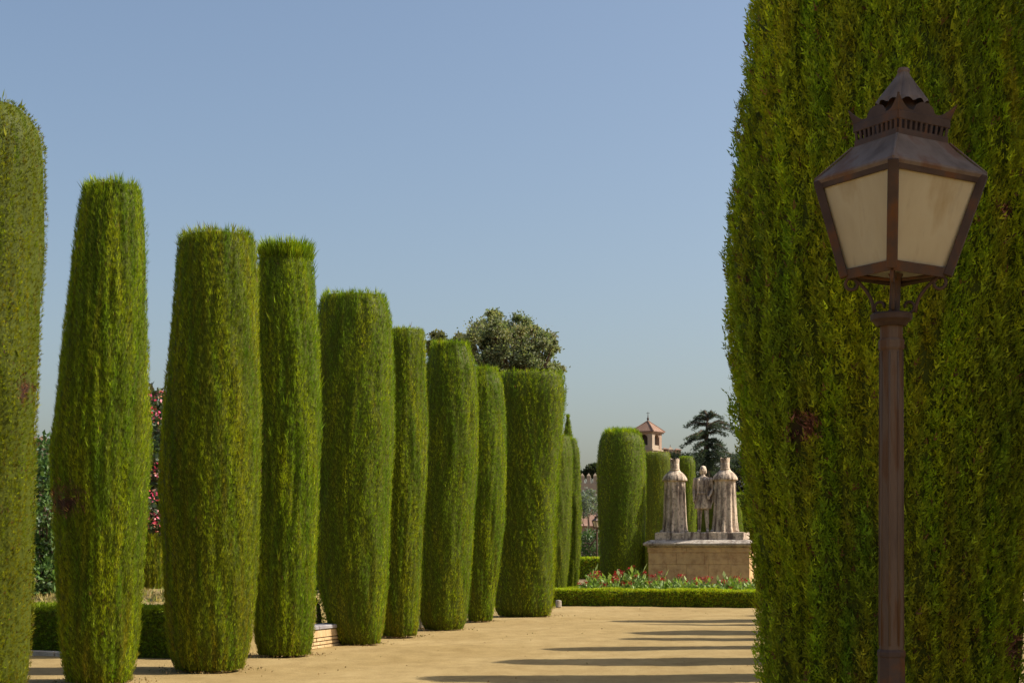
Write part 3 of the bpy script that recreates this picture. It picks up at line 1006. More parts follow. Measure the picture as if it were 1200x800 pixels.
    ms = o.modifiers.new("smooth", 'SMOOTH'); ms.iterations = 2; ms.factor = 0.5
    dg = bpy.context.evaluated_depsgraph_get()
    me2 = bpy.data.meshes.new_from_object(o.evaluated_get(dg))
    o.modifiers.clear()
    o.data = me2
    if not me2.materials:
        me2.materials.append(M["statue"])
    me2.polygons.foreach_set("use_smooth", np.ones(len(me2.polygons), bool))
    root.scale = (0.88, 0.95, 1.0)
    # scroll held in the hand
    bm = bmesh.new()
    box(bm, (0, 0, 0), (0.02, 0.10, 0.24), 0, 0.004)
    s = bm_link("scroll", bm, M["statue"], root, (0.30, -0.05, 0.86), (0.1, 0.25, 0.5))


standing_statue()

# ------------------------------------------------------------------ flower bed
rf = np.random.default_rng(12)


def plant_meshes(seed, h):
    rng = np.random.default_rng(seed)
    n = 46
    th = rng.uniform(0, 2 * np.pi, n)
    z = rng.uniform(0.05, 0.85, n) * h
    pos = np.stack([0.05 * np.cos(th), 0.05 * np.sin(th), z], -1) + rng.normal(0, 0.03, (n, 3)) * [1, 1, .3]
    dv = np.stack([np.cos(th), np.sin(th), rng.uniform(0.3, 1.6, n)], -1)
    cols = np.array([[0.12, 0.185, 0.030], [0.16, 0.22, 0.05], [0.10, 0.155, 0.025], [0.22, 0.26, 0.09]])
    V, Q, C = scatter(T_LEAF, pos, dv, np.stack([np.cos(th), np.sin(th), np.ones(n)], -1), rng.uniform(0.10, 0.22, n), cols[rng.integers(0, 4, n)], rng, 0.75)
    leaves = np_mesh("leaves", V, Q, M["gloss"], C)
    bm = bmesh.new()
    for q in range(3):
        a = rng.uniform(0, 6.28)
        tube(bm, [(0.02 * math.cos(a), 0.02 * math.sin(a), 0), (0.05 * math.cos(a), 0.05 * math.sin(a), h * 0.6), (0.08 * math.cos(a), 0.08 * math.sin(a), h * 0.95)], [0.009, 0.007, 0.004], 5)
    stem = bpy.data.meshes.new("stem")
    bm.to_mesh(stem); bm.free()
    stem.materials.append(M["greenstem"])
    n = 26
    dv = rng.normal(size=(n, 3)); dv[:, 2] = np.abs(dv[:, 2]) + 0.3
    cen = np.array([[0.03, 0, h], [-0.06, 0.04, h * 0.96], [0.05, -0.06, h * 0.92]])
    pos = cen[rng.integers(0, 3, n)] + rng.normal(0, 0.025, (n, 3))
    V, Q, C = scatter(T_LEAF, pos, dv, dv, rng.uniform(0.028, 0.055, n), np.array([[0.27, 0.012, 0.018]]) * rng.uniform(0.5, 1.4, n)[:, None], rng, 1.2)
    flower = np_mesh("flower", V, Q, M["petal"], C)
    return leaves, stem, flower


M["greenstem"] = plain("green_stem", [(0.3, (0.05, 0.09, 0.02)), (0.7, (0.08, 0.13, 0.03))], 8, 0.7)
variants = [plant_meshes(400 + i, 0.62 + 0.06 * i) for i in range(5)]
spots = []
for row in range(5):
    m = 29
    for k in range(m):
        spots.append((0.55 + k * 6.6 / m + rf.uniform(-0.12, 0.12), 0.60 + row * 0.34 + rf.uniform(-0.1, 0.1), row))
for (s, t, row) in spots:
    lv, st, fl = variants[rf.integers(0, 5)]
    red = rf.uniform() < (0.75 if s < 2.2 else 0.30)
    p = bed(s, t, 0.0)
    e = empty("flowering_plant", p,
              "red-flowered leafy plant in the bed behind the low hedge" if red else "leafy green plant without blossom in the bed behind the low hedge", "plant",
              "red-flowered bedding plants" if red else "green bedding plants", rf.uniform(0, 6.28))
    sc = rf.uniform(0.75, 1.1) * (1.18 if s < 2.2 and row > 1 else 1.0)
    e.scale = (sc, sc, sc)
    link("leaves", lv, None, e)["kind"] = "stuff"
    link("stem", st, None, e)
    if red:
        link("flower", fl, None, e)["kind"] = "stuff"
o = None

# ------------------------------------------------------------------ street lamps
def scroll_pts(sgn_dir, z0):
    """bracket: rises from the plate, swings out and curls under the lantern's corner"""
    pts = []
    for t in np.linspace(0, 1, 9):
        r = 0.072 + 0.075 * t ** 1.7
        pts.append((r, z0 + 0.005 + 0.125 * t ** 0.8))
    cx, cz = 0.150, z0 + 0.108
    for a in np.linspace(math.pi / 2, -math.pi * 1.3, 12):
        rr = 0.026 * (1 - 0.35 * (math.pi / 2 - a) / (math.pi * 1.8))
        pts.append((cx + rr * math.cos(a), cz + rr * math.sin(a)))
    return [(sgn_dir[0] * r, sgn_dir[1] * r, z) for r, z in pts]


def build_lamp():
    root = empty("street_lamp", (0, 0, 0), "old rusty iron street lamp with square frosted lantern in front of the huge cypress", "street lamp", "iron street lamps")
    # post
    bm = bmesh.new()
    square_loft(bm, [(0.0, 0.11), (0.10, 0.11), (0.12, 0.085), (0.95, 0.052), (1.262, 0.047)], math.pi / 8, 8)
    bm_link("post_foot", bm, M["iron"], root)
    bm = bmesh.new()
    square_loft(bm, [(1.28, 0.0425), (2.0, 0.041), (2.44, 0.040)], math.pi / 8, 8)
    # slender ribs on the post corners
    post = bm_link("post", bm, M["postpaint"], root)
    for k in range(8):
        a = math.pi / 8 + k * math.pi / 4
        bm = bmesh.new()
        tube(bm, [(0.0415 * math.cos(a), 0.0415 * math.sin(a), 1.30), (0.0395 * math.cos(a), 0.0395 * math.sin(a), 2.34)], [0.0038, 0.0034], 6)
        bm_link("rib", bm, M["postpaint"], post, smooth=True)
    for z0, z1, r in ((1.255, 1.285, 0.050), (2.345, 2.385, 0.046)):
        bm = bmesh.new()
        square_loft(bm, [(z0, r * 0.92), (z0 + 0.008, r), (z1 - 0.008, r), (z1, r * 0.92)], math.pi / 8, 8)
        bm_link("collar", bm, M["postpaint"] if z0 > 2 else M["iron"], post)
    bm = bmesh.new()
    square_loft(bm, [(2.430, 0.050), (2.445, 0.062), (2.453, 0.072), (2.470, 0.074), (2.476, 0.067)], 0, 20)
    bm_link("cap_plate", bm, M["iron"], post)
    # lantern, slightly tilted on its stem
    tilt = math.radians(2.2)
    yaw = math.radians(-18.0)
    bm = bmesh.new()
    square_loft(bm, [(2.474, 0.026), (2.49, 0.020), (2.60, 0.020), (2.615, 0.028)], math.pi / 8, 8)
    lan = bm_link("lantern", bm, M["iron"], root, (0, 0, 0))
    lan.matrix_local = Matrix.Translation((0.010, 0, 2.47)) @ Matrix.Rotation(tilt, 4, 'Y') @ Matrix.Rotation(yaw, 4, 'Z') @ Matrix.Translation((0, 0, -2.47))
    R0, Z0, R1, Z1 = 0.178, 2.618, 0.286, 2.950
    cor = [math.radians(-90 + 90 * k) for k in range(4)]

    def C(k, r, z):
        a = cor[k % 4]
        return Vector((r * math.cos(a), r * math.sin(a), z))

    def bar(name, p, q, w, t_, outv, mat=M["iron"]):
        """flat bar p->q, width w across the face, thickness t_"""
        bm = bmesh.new()
        ax = (q - p).normalized()
        side = ax.cross(outv).normalized()
        ou = side.cross(ax).normalized()
        vs = []
        for e in (p, q):
            for a, b in ((-1, -1), (1, -1), (1, 1), (-1, 1)):
                vs.append(bm.verts.new(e + side * (a * w / 2) + ou * (b * t_ / 2)))
        for f in ((0, 1, 2, 3), (7, 6, 5, 4), (0, 4, 5, 1), (1, 5, 6, 2), (2, 6, 7, 3), (3, 7, 4, 0)):
            bm.faces.new([vs[i] for i in f])
        bmesh.ops.bevel(bm, geom=list(bm.edges), offset=0.002, segments=1, affect='EDGES')
        return bm_link(name, bm, mat, lan)
    for k in range(4):
        o_ = C(k, 1, 0)
        bar("corner_bar", C(k, R0, Z0 - 0.012), C(k, R1, Z1 + 0.004), 0.036, 0.030, o_)
        fo = (C(k, 1, 0) + C(k + 1, 1, 0)).normalized()
        fo2 = (fo + Vector((0, 0, -0.25))).normalized()
        bar("bottom_rail", C(k, R0 - 0.010, Z0), C(k + 1, R0 - 0.010, Z0), 0.036, 0.020, fo2)
        bar("top_rail", C(k, R1 - 0.012, Z1 - 0.008), C(k + 1, R1 - 0.012, Z1 - 0.008), 0.030, 0.020, fo2)
        bm = bmesh.new()
        vs = [bm.verts.new(p) for p in (C(k, R0 - 0.012, Z0), C(k + 1, R0 - 0.012, Z0), C(k + 1, R1 - 0.012, Z1 - 0.012), C(k, R1 - 0.012, Z1 - 0.012))]
        f = bm.faces.new(vs)
        ex = bmesh.ops.extrude_face_region(bm, geom=[f])
        bmesh.ops.translate(bm, verts=[v for v in ex["geom"] if isinstance(v, bmesh.types.BMVert)], vec=-fo * 0.005)
        bm_link("pane", bm, M["glass"], lan)
        # bottom cross braces and bottom pane
        bar("bottom_brace", C(k, R0 - 0.02, Z0 - 0.008), Vector((0.0, 0.0, Z0 - 0.022)) + C(k, 0.02, 0), 0.014, 0.010, Vector((0, 0, -1)))
        bm = bmesh.new()
        tube(bm, [Vector(p) for p in scroll_pts((math.cos(cor[k]), math.sin(cor[k])), 2.474)], 0.0065, 7)
        bm_link("scroll_bracket", bm, M["iron"], lan, smooth=True)
        bm = bmesh.new()
        a = cor[k] + 0.0
        pts = []
        for t in np.linspace(0, 1.6 * math.pi, 12):
            rr = 0.024 * (1 - 0.10 * t)
            pts.append((math.cos(a) * (0.048 + rr * math.cos(t - 1.5)), math.sin(a) * (0.048 + rr * math.cos(t - 1.5)), 2.500 + rr * math.sin(t - 1.5)))
        tube(bm, pts, 0.0055, 6)
        bm_link("curl", bm, M["iron"], lan, smooth=True)
    bm = bmesh.new()
    square_loft(bm, [(Z0 + 0.004, R0 - 0.03), (Z0 + 0.008, R0 - 0.03)], -math.pi / 2, 4)
    bm_link("bottom_light_pane", bm, M["throughlight"], lan)  # pale sheet for the light showing at the lantern's underside
    # roof: slightly concave pyramid frustum with an overhanging lip
    bm = bmesh.new()
    square_loft(bm, [(2.944, 0.290), (2.954, 0.299), (2.962, 0.297), (3.00, 0.245), (3.04, 0.196), (3.072, 0.166), (3.072, 0.10)], -math.pi / 2, 4)
    bm_link("lantern_roof", bm, M["roofmetal"], lan)
    for k in range(4):      # folded seams on the hips
        bar("hip_seam", C(k, 0.298, 2.960), C(k, 0.167, 3.072), 0.010, 0.006, C(k, 1, 1), M["roofmetal"])
    # pierced gallery: rails, small uprights, corner horns
    gz0, gz1, gr0, gr1 = 3.070, 3.150, 0.160, 0.166
    for k in range(4):
        fo = (C(k, 1, 0) + C(k + 1, 1, 0)).normalized()
        bar("gallery_rail", C(k, gr0, gz0 + 0.012), C(k + 1, gr0, gz0 + 0.012), 0.024, 0.008, fo)
        bar("gallery_rail", C(k, gr1, gz1 - 0.012), C(k + 1, gr1, gz1 - 0.012), 0.030, 0.008, fo)
        nb = 10
        for q in range(nb):
            f0 = (q + 0.5) / nb
            bar("gallery_upright", C(k, gr0, gz0 + 0.020).lerp(C(k + 1, gr0, gz0 + 0.020), f0), C(k, gr1, gz1 - 0.022).lerp(C(k + 1, gr1, gz1 - 0.022), f0), 0.012, 0.006, fo)
        # scalloped cresting: dips between corner horns, with a rounded tongue in the middle
        bm = bmesh.new()
        up_, lo_ = [], []
        for q in range(25):
            f0 = q / 24
            edge = min(f0, 1 - f0) * 2
            hgt = 0.012 + 0.045 * max(0, 1 - edge / 0.45) ** 1.8 + (0.034 * math.sqrt(max(0, 1 - ((f0 - 0.5) / 0.20) ** 2)) if abs(f0 - 0.5) < 0.2 else 0)
            fl = 0.024 * max(0, 1 - edge / 0.45) ** 1.5
            b0 = C(k, gr1 + 0.001, gz1).lerp(C(k + 1, gr1 + 0.001, gz1), f0)
            t0 = C(k, gr1 + fl, gz1 + hgt).lerp(C(k + 1, gr1 + fl, gz1 + hgt), f0)
            lo_.append((b0, b0 - fo * 0.005)); up_.append((t0, t0 - fo * 0.005))
        lv = [[bm.verts.new(p) for p in pr2] for pr2 in lo_]
        uv = [[bm.verts.new(p) for p in pr2] for pr2 in up_]
        for q in range(24):
            bm.faces.new((lv[q][0], lv[q + 1][0], uv[q + 1][0], uv[q][0]))
            bm.faces.new((lv[q + 1][1], lv[q][1], uv[q][1], uv[q + 1][1]))
            bm.faces.new((uv[q][0], uv[q + 1][0], uv[q + 1][1], uv[q][1]))
        bm_link("cresting", bm, M["iron"], lan)
    # inner neck and fluted chimney cap with scalloped edge
    bm = bmesh.new()
    square_loft(bm, [(3.07, 0.118), (3.16, 0.088), (3.225, 0.050), (3.25, 0.045)], -math.pi / 2, 8)
    bm_link("chimney_neck", bm, M["iron"], lan)
    bm = bmesh.new()
    nn = 64
    rings = []
    for z, r in ((3.218, 0.094), (3.228, 0.088), (3.270, 0.058), (3.315, 0.026), (3.332, 0.018)):
        ring = []
        for k in range(nn):
            t = 2 * math.pi * k / nn
            fl = abs(math.sin(t * 6))
            rr = r * (0.93 + 0.09 * fl)
            zz = z - (0.012 * (1 - fl) if z < 3.22 else 0)
            ring.append(bm.verts.new((rr * math.cos(t), rr * math.sin(t), zz)))
        rings.append(ring)
    inner = [bm.verts.new((v.co.x * 0.96, v.co.y * 0.96, v.co.z + 0.004)) for v in rings[0]]
    apx = [bm.verts.new((v.co.x * 0.1, v.co.y * 0.1, 3.30)) for v in rings[0]]
    for r0, r1 in list(zip(rings, rings[1:])) + [(inner, rings[0]), (apx, inner)]:
        for k in range(nn):
            bm.faces.new((r0[k], r0[(k + 1) % nn], r1[(k + 1) % nn], r1[k]))
    bm.faces.new(rings[-1])
    bm_link("chimney_cap", bm, M["roofmetal"], lan)
    bm = bmesh.new()
    square_loft(bm, [(3.328, 0.020), (3.335, 0.022), (3.345, 0.018)], 0, 10)
    bm_link("finial", bm, M["roofmetal"], lan)
    return root


def copy_tree(o, parent=None):
    c = o.copy()
    COL.objects.link(c)
    if parent is not None:
        c.parent = parent
    for ch in list(o.children):
        copy_tree(ch, c)
    return c


lamp = build_lamp()
lamp2 = copy_tree(lamp)
lp = P(1044.5, 640, 5.45)
lamp.location = (lp.x, lp.y, 0)
lp = P(699.5, 640, 78)
lamp2.location = (lp.x, lp.y, 0)
lamp2["label"] = "small distant street lamp seen beside the stout cypress, left of the monument"

# ------------------------------------------------------------------ left garden behind the row
HA = P(190, 640, 22.6); HB = P(10, 640, 24.0)
hedge("clipped_hedge", "dark low clipped hedge between the foremost cypresses on the left", (HB.x - 1.5, HB.y + 0.45), (HA.x + 0.6, HA.y - 0.18), 0.7, 0.72, 60, 22000, 0.05, 0.35,
      cols=[G_DARK, G_GREEN * 0.9, G_DARK * 0.8])
# kerb stones before the hedge
rk = np.random.default_rng(21)
kerb = empty("stone_kerb", (HB.x - 1.2, HB.y + 0.25, 0), "low pale stone kerb at the foot of the left hedge", "kerb", None, math.atan2(HA.y - HB.y, HA.x - HB.x))
for k in range(6):
    bm = bmesh.new()
    box(bm, (0.25 + k * 0.5, rk.uniform(-0.01, 0.01), 0.03), (0.485, 0.14, 0.09), 0, 0.012)
    bm_link("stone", bm, M["whitestone"], kerb)

# raised earth behind the hedge
bm = bmesh.new()
ge = [(-12.5, 24.9), (-4.3, 23.2), (-2.6, 29.0), (-11.0, 42.0), (-30, 42), (-30, 30)]
lo = [bm.verts.new((x, y, -0.02)) for x, y in ge]
hi = [bm.verts.new((x + (0.25 if x < -5 else -0.25), y + 0.5, 0.74 + 0.12 * (y > 28))) for x, y in ge]
for k in range(6):
    bm.faces.new((lo[k], lo[(k + 1) % 6], hi[(k + 1) % 6], hi[k]))
bm.faces.new(hi)
M["dryearth"] = plain("dry_grassy_earth", [(0.3, (0.16, 0.12, 0.04)), (0.55, (0.30, 0.22, 0.09)), (0.75, (0.20, 0.20, 0.06))], 4, 0.95, 0.8, 0.05)
bm_link("planting_bank", bm, M["dryearth"])["kind"] = "structure"


rg = np.random.default_rng(64)
ng = 4200
gy = rg.uniform(23.8, 31, ng)
gx = -4.6 - (gy - 23.6) * rg.uniform(-0.05, 0.9, ng) - rg.uniform(0, 6.5, ng)
gd = np.stack([rg.normal(0, .5, ng), rg.normal(0, .5, ng), np.ones(ng)], -1)
gc = np.array([[0.26, 0.20, 0.08], [0.34, 0.27, 0.12], [0.16, 0.19, 0.05], [0.20, 0.15, 0.06]])[rg.integers(0, 4, ng)]
V_, Q_, C_ = scatter(T_SPRIG, np.stack([gx, gy, np.full(ng, 0.74)], -1), gd, gd, rg.uniform(0.06, 0.16, ng), gc, rg)
dg_ = link("dry_grass", np_mesh("dry_grass", V_, Q_, M["leaf"], C_), None)
dg_["kind"] = "stuff"
tag(dg_, "dry straw-coloured grass on the bank behind the left hedge", "grass")


def shrub(name, label, cat, centers, radii, n, size, cols, seed, mat="gloss", flowers=None, tmpl=T_LEAF, z_trunk=None, shell=0.4, base_dx=0.0):
    rng = np.random.default_rng(seed)
    c = np.array([list(p) for p in centers])
    base = Vector((c[:, 0].mean() + base_dx, c[:, 1].mean(), 0.3 if z_trunk is None else z_trunk))
    root = empty(name, base, label, cat)
    loc = c - np.array(base)
    V, Q, C = leaf_cloud(rng, loc, radii, n, size, tmpl, cols, shell=shell)
    link("foliage", np_mesh("foliage", V, Q, M[mat], C), None, root)["kind"] = "stuff"
    bm = bmesh.new()
    hmax = loc[:, 2].max()
    tube(bm, [(0, 0, -0.35), (0.02, 0.01, hmax * 0.4), (0, 0, hmax * 0.8)], [0.04, 0.03, 0.015], 7)
    for p in loc[:14]:
        tube(bm, [(0, 0, max(0.1, p[2] * 0.35)), tuple(p * np.array([0.5, 0.5, 0.7])), tuple(p)], [0.035, 0.025, 0.01], 5)
    bm_link("stem", bm, M["bark"], root)
    if flowers is not None:
        fc, fr, fn, fs, fcol = flowers
        fl = np.array([list(p) for p in fc]) - np.array(base)
        V, Q, C = leaf_cloud(rng, fl, fr, fn, fs, T_LEAF, fcol, shell=0.2)
        link("blossom", np_mesh("blossom", V, Q, M["petal"], C), None, root)["kind"] = "stuff"
    return root


D1 = 27.5
cs = [P(x, y, D1 + dz) for x, y, dz in [(50, 560, 0), (62, 550, .4), (40, 580, 0), (56, 600, -.3), (48, 630, 0), (64, 640, .2), (40, 650, 0), (55, 675, -.2), (66, 690, 0), (42, 695, .2), (52, 535, .5), (70, 600, .5), (30, 620, .5), (75, 660, .3), (22, 660, .3)]]
shrub("glossy_shrub", "tall dark glossy-leaved shrub between the two leftmost cypresses", "shrub", cs, [0.42] * len(cs), 5200, 0.11,
      [[0.050, 0.090, 0.026], [0.075, 0.125, 0.034], [0.035, 0.070, 0.022], [0.12, 0.16, 0.07]], 71)
D2 = 29.0
cs = [P(x, y, D2 + dz) for x, y, dz in [(183, 475, 0), (176, 470, .2), (190, 500, 0), (178, 530, -.2), (188, 560, 0), (178, 575, .2), (180, 600, -.2), (190, 610, .2), (200, 560, .4), (200, 520, .4), (205, 590, .4)]]
fc = [P(x, y, D2 - 0.4) for x, y in [(180, 465), (188, 462), (178, 482), (186, 488), (184, 547), (178, 556), (176, 575), (181, 585), (186, 579), (180, 604), (176, 612), (185, 610), (189, 603), (182, 616)]]
shrub("oleander_bush", "pink-flowering oleander showing between the second and third cypress", "shrub", cs, [0.33] * len(cs), 2800, 0.12,
      [[0.035, 0.055, 0.025], [0.05, 0.07, 0.035], [0.07, 0.06, 0.04]], 72,
      flowers=(fc, [0.13] * len(fc), 170, 0.06, [[0.55, 0.06, 0.16], [0.62, 0.14, 0.25], [0.45, 0.03, 0.08], [0.7, 0.3, 0.35]]), shell=0.3, base_dx=0.45)
cypress("clipped_shrub", "squat dull green clipped column behind the pink oleander", 31.5, 0,
        [(502, 152, 202), (508, 148, 206), (600, 148, 206), (680, 150, 203), (690, 154, 198)], 81, 9000, None, slen=0.1, warm=0.35, wisps=5, z_base=0.6)
bpy.data.objects["clipped_shrub"]["category"] = "shrub"
cs = [P(x, y, 29.0) for x, y in [(372, 690), (378, 705), (368, 715), (384, 690), (376, 675), (390, 710)]]
shrub("leafy_shrub", "bit of dark leafy shrub in the gap above the low brick wall", "shrub", cs, [0.3] * len(cs), 900, 0.11,
      [[0.03, 0.06, 0.022], [0.05, 0.085, 0.03], [0.09, 0.10, 0.06]], 73)
cs = [P(x, y, 25.9) for x, y in [(372, 722), (374, 708), (371, 700), (376, 730)]]
shrub("leafy_shrub", "small upright green shrub growing against the brick wall's left end", "shrub", cs, [0.16] * len(cs), 700, 0.07,
      [G_GREEN, G_DARK, G_GREEN * 1.2], 74, mat="leaf", tmpl=T_TUFT)

# tiled garden wall far behind the shrub
gw = empty("garden_wall", (P(50, 640, 48).x, 48, 0), "plastered garden wall with tiled coping, top showing above the dark shrub", "wall")
zt = P(0, 521, 48).z
bm = bmesh.new()
box(bm, (0, 0, zt / 2), (9, 0.4, zt))
bm_link("wall_face", bm, M["towerstone"], gw)
for k in range(24):
    bm = bmesh.new()
    tube(bm, [(-4.3 + k * 0.36, -0.32, zt + 0.03), (-4.3 + k * 0.36, 0.0, zt + 0.14)], [0.15, 0.15], 8)
    bm_link("tile", bm, M["tile"], gw, smooth=True)

# low brick wall between two cypresses, along the row
wl = P(352, 640, 24.2)
wr = P(402.5, 640, 25.75)
wdir = Vector((wr.x - wl.x, wr.y - wl.y, 0))
WL = wdir.length
wall = empty("low_brick_wall", (wl.x, wl.y, 0), "low buff brick wall with grey stone coping between two cypresses", "wall", None, math.atan2(wdir.y, wdir.x))
bm = bmesh.new()
box(bm, (WL / 2, 0.15, 0.15), (WL - 0.02, 0.24, 0.30))
bm_link("mortar_core", bm, M["mortar"], wall)
rw_ = np.random.default_rng(33)
zc = 0.0
for ci, hgt in enumerate([0.055, 0.06, 0.06, 0.13]):
    x = -0.12 * (ci % 2)
    while x < WL:
        w = rw_.uniform(0.24, 0.30) if ci < 3 else rw_.uniform(0.42, 0.55)
        x1 = min(x + w, WL)
        bm = bmesh.new()
        x0 = max(x, 0)
        if x1 - x0 > 0.03:
            box(bm, ((x0 + x1) / 2, 0.02 + rw_.uniform(-0.006, 0.006), zc + hgt / 2), (x1 - x0 - 0.014, 0.09, hgt - 0.014), 0, 0.006)
            bm_link("brick", bm, M["brick"], wall)
        else:
            bm.free()
        x = x + w
    zc += hgt
x = -0.02
while x < WL:
    x1 = min(x + 0.62, WL + 0.03)
    bm = bmesh.new()
    box(bm, ((x + x1) / 2, 0.13, zc + 0.035), (x1 - x - 0.006, 0.36, 0.065), 0, 0.012)
    bm_link("coping_stone", bm, M["capstone"], wall)
    x += 0.62
# small pale marker stones that show at the feet of two cypresses
for (lab, x, y, d, w, h) in [("small pale kerb stone at the foot of the sixth cypress", 494.5, 737, 31.0, 0.10, 0.38),
                             ("small pale corner stone at the right foot of the block-shaped cypress", 654.5, 706, 41.6, 0.10, 0.20)]:
    p = P(x, 640, d)
    e = empty("kerb_stone", (p.x, p.y, 0), lab, "stone")
    bm = bmesh.new()
    box(bm, (0, 0, h / 2), (w, 0.3, h), 0.2, 0.02)
    bm_link("stone", bm, M["whitestone"], e)


# ------------------------------------------------------------------ distant trees
def limb_tree(name, label, base, trunk_pts, centers, radii, n, size, cols, seed, mat="leaf", flat=0.8, tr=0.35, tmpl=T_LEAF, cat="tree", shell=0.35, upw=0.1, group=None, soft=False):
    rng = np.random.default_rng(seed)
    root = empty(name, base, label, cat, group)
    c = np.array([list(p) for p in centers]) - np.array(base)
    V, Q, C = leaf_cloud(rng, c, radii, n, size, tmpl, cols, flat=flat, shell=shell, upw=upw, soft=soft)
    link("crown", np_mesh("crown", V, Q, M[mat], C), None, root)["kind"] = "stuff"
    bm = bmesh.new()
    tp = [Vector(p) for p in trunk_pts]
    tube(bm, tp, [tr * (1 - 0.75 * i / (len(tp) - 1)) for i in range(len(tp))], 10)
    for p in c:
        p = Vector(p)
        zs = [max(0, (1 - abs(q.z / max(p.z, 0.1) - 0.62))) for q in tp]
        q = tp[int(np.argmax(zs))]
        mid = q.lerp(p, 0.5) + Vector((rng.normal(0, .2), rng.normal(0, .2), 0.25))
        tube(bm, [q, mid, p], [tr * 0.32, tr * 0.2, tr * 0.06], 6)
    bm_link("trunk", bm, M["bark"], root)
    return root


DT = 92.0
ec = [(572, 385, 15), (590, 378, 14), (608, 384, 16), (560, 400, 14), (582, 405, 18), (605, 408, 20), (625, 402, 15), (640, 398, 11), (618, 425, 18), (590, 430, 20), (565, 422, 12), (636, 425, 12), (650, 434, 8), (656, 432, 5), (645, 412, 9),
      (580, 371, 8), (612, 392, 12), (556, 410, 9), (632, 440, 14), (600, 445, 18), (627, 386, 6), (648, 402, 6), (576, 440, 14)]
rng_e = np.random.default_rng(55)
sub, subr = [], []
for x, y, r in ec:
    for q in range(5):
        a = rng_e.uniform(0, 6.28); rr = r * rng_e.uniform(0.3, 0.85)
        sub.append(P(x + rr * math.cos(a), y + rr * math.sin(a) * 0.9, DT + rng_e.uniform(-2.2, 2.2)))
        subr.append(r * rng_e.uniform(0.42, 0.7) * DT / F)
tb = P(606, 640, DT); tb.z = 0
limb_tree("broadleaf_tree", "tall grey-green eucalyptus-like tree rising above the clipped cypress tops", tb, [(0, 0, -0.2), (0.2, 0, 4), (-0.2, 0.2, 8), (0, 0, 11.5), (-0.3, 0, 13.5)],
          sub, subr, 62000, 0.16, [[0.105, 0.128, 0.060], [0.13, 0.148, 0.072], [0.155, 0.162, 0.09], [0.080, 0.100, 0.05], [0.16, 0.145, 0.08]], 91, tr=0.4, soft=True)
ec = [(510, 398, 7), (518, 396, 6), (528, 402, 8), (538, 396, 7), (545, 404, 8), (505, 408, 8), (520, 412, 10), (545, 418, 10)]
sub, subr = [], []
for x, y, r in ec:
    for q in range(5):
        a = rng_e.uniform(0, 6.28); rr = r * rng_e.uniform(0.2, 0.8)
        sub.append(P(x + rr * math.cos(a), y + rr * math.sin(a), 98 + rng_e.uniform(-1.5, 1.5)))
        subr.append(r * rng_e.uniform(0.35, 0.6) * 98 / F)
tb = P(526, 640, 98); tb.z = 0
limb_tree("broadleaf_tree", "rounded grey-green tree top just showing behind the seventh cypress", tb, [(0, 0, -0.2), (0.1, 0, 5), (0, 0.1, 10), (0, 0, 12.5)],
          sub, subr, 9000, 0.19, [[0.08, 0.088, 0.036], [0.10, 0.10, 0.042], [0.12, 0.11, 0.055]], 92, tr=0.35, soft=True)


# cedar with flat drooping tiers
def cedar():
    d = 120.0
    rng = np.random.default_rng(95)
    base = P(829, 640, d); base.z = 0
    root = empty("cedar_tree", base, "dark spreading cedar with drooping flat tiers behind the statues", "tree")
    tiers = [  # (start y, tip x, tip y, half thickness) in photo pixels
        (487, 822, 483, 3), (487, 836, 484, 3), (490, 845, 488, 4), (492, 808, 495, 4), (490, 815, 489, 4), (498, 804, 498, 4), (496, 812, 502, 4), (498, 852, 495, 4), (500, 858, 498, 4), (502, 862, 505, 5), (503, 842, 499, 4),
        (506, 816, 510, 5), (508, 808, 514, 4), (510, 800, 522, 4), (512, 806, 518, 4), (510, 803, 513, 3), (508, 850, 508, 4), (515, 845, 520, 6), (518, 815, 525, 6), (520, 840, 528, 7), (522, 850, 526, 5), (528, 818, 535, 7), (530, 846, 536, 8),
        (535, 812, 545, 8), (537, 854, 544, 8), (542, 832, 548, 9), (545, 806, 556, 8), (547, 860, 556, 8), (552, 822, 562, 9), (553, 846, 564, 9), (560, 812, 574, 9), (562, 858, 574, 9), (540, 866, 538, 6), (532, 862, 533, 5)]
    cen, rad_ = [], []
    bm = bmesh.new()
    H = P(0, 484, d).z
    tube(bm, [(0, 0, -0.2), (0.1, 0, 4), (-0.1, 0, 9), (0, 0, H)], [0.45, 0.36, 0.22, 0.04], 9)
    for (sy, tx, ty, ht) in tiers:
        s = P(829 + rng.uniform(-2, 2), sy, d) - base
        tip = P(tx, ty, d + rng.uniform(-2.5, 2.5)) - base
        mid = s.lerp(tip, 0.55) + Vector((0, 0, 0.25))
        tube(bm, [s, mid, tip], [0.10, 0.07, 0.02], 5)
        for f in np.linspace(0.15, 1.0, 6):
            p = s.lerp(mid, f / 0.55) if f < 0.55 else mid.lerp(tip, (f - 0.55) / 0.45)
            cen.append((p.x, p.y, p.z - 0.06)); rad_.append(max(0.22, ht * d / F * 0.95) * rng.uniform(0.8, 1.2))
    V, Q, C = leaf_cloud(rng, cen, rad_, 24000, 0.19, T_TUFT, [[0.028, 0.042, 0.028], [0.040, 0.056, 0.036], [0.055, 0.072, 0.044], [0.032, 0.044, 0.032]], flat=0.42, shell=0.1, upw=-0.45)
    link("crown", np_mesh("crown", V, Q, M["leaf"], C), None, root)["kind"] = "stuff"
    bm_link("trunk", bm, M["bark"], root)


cedar()
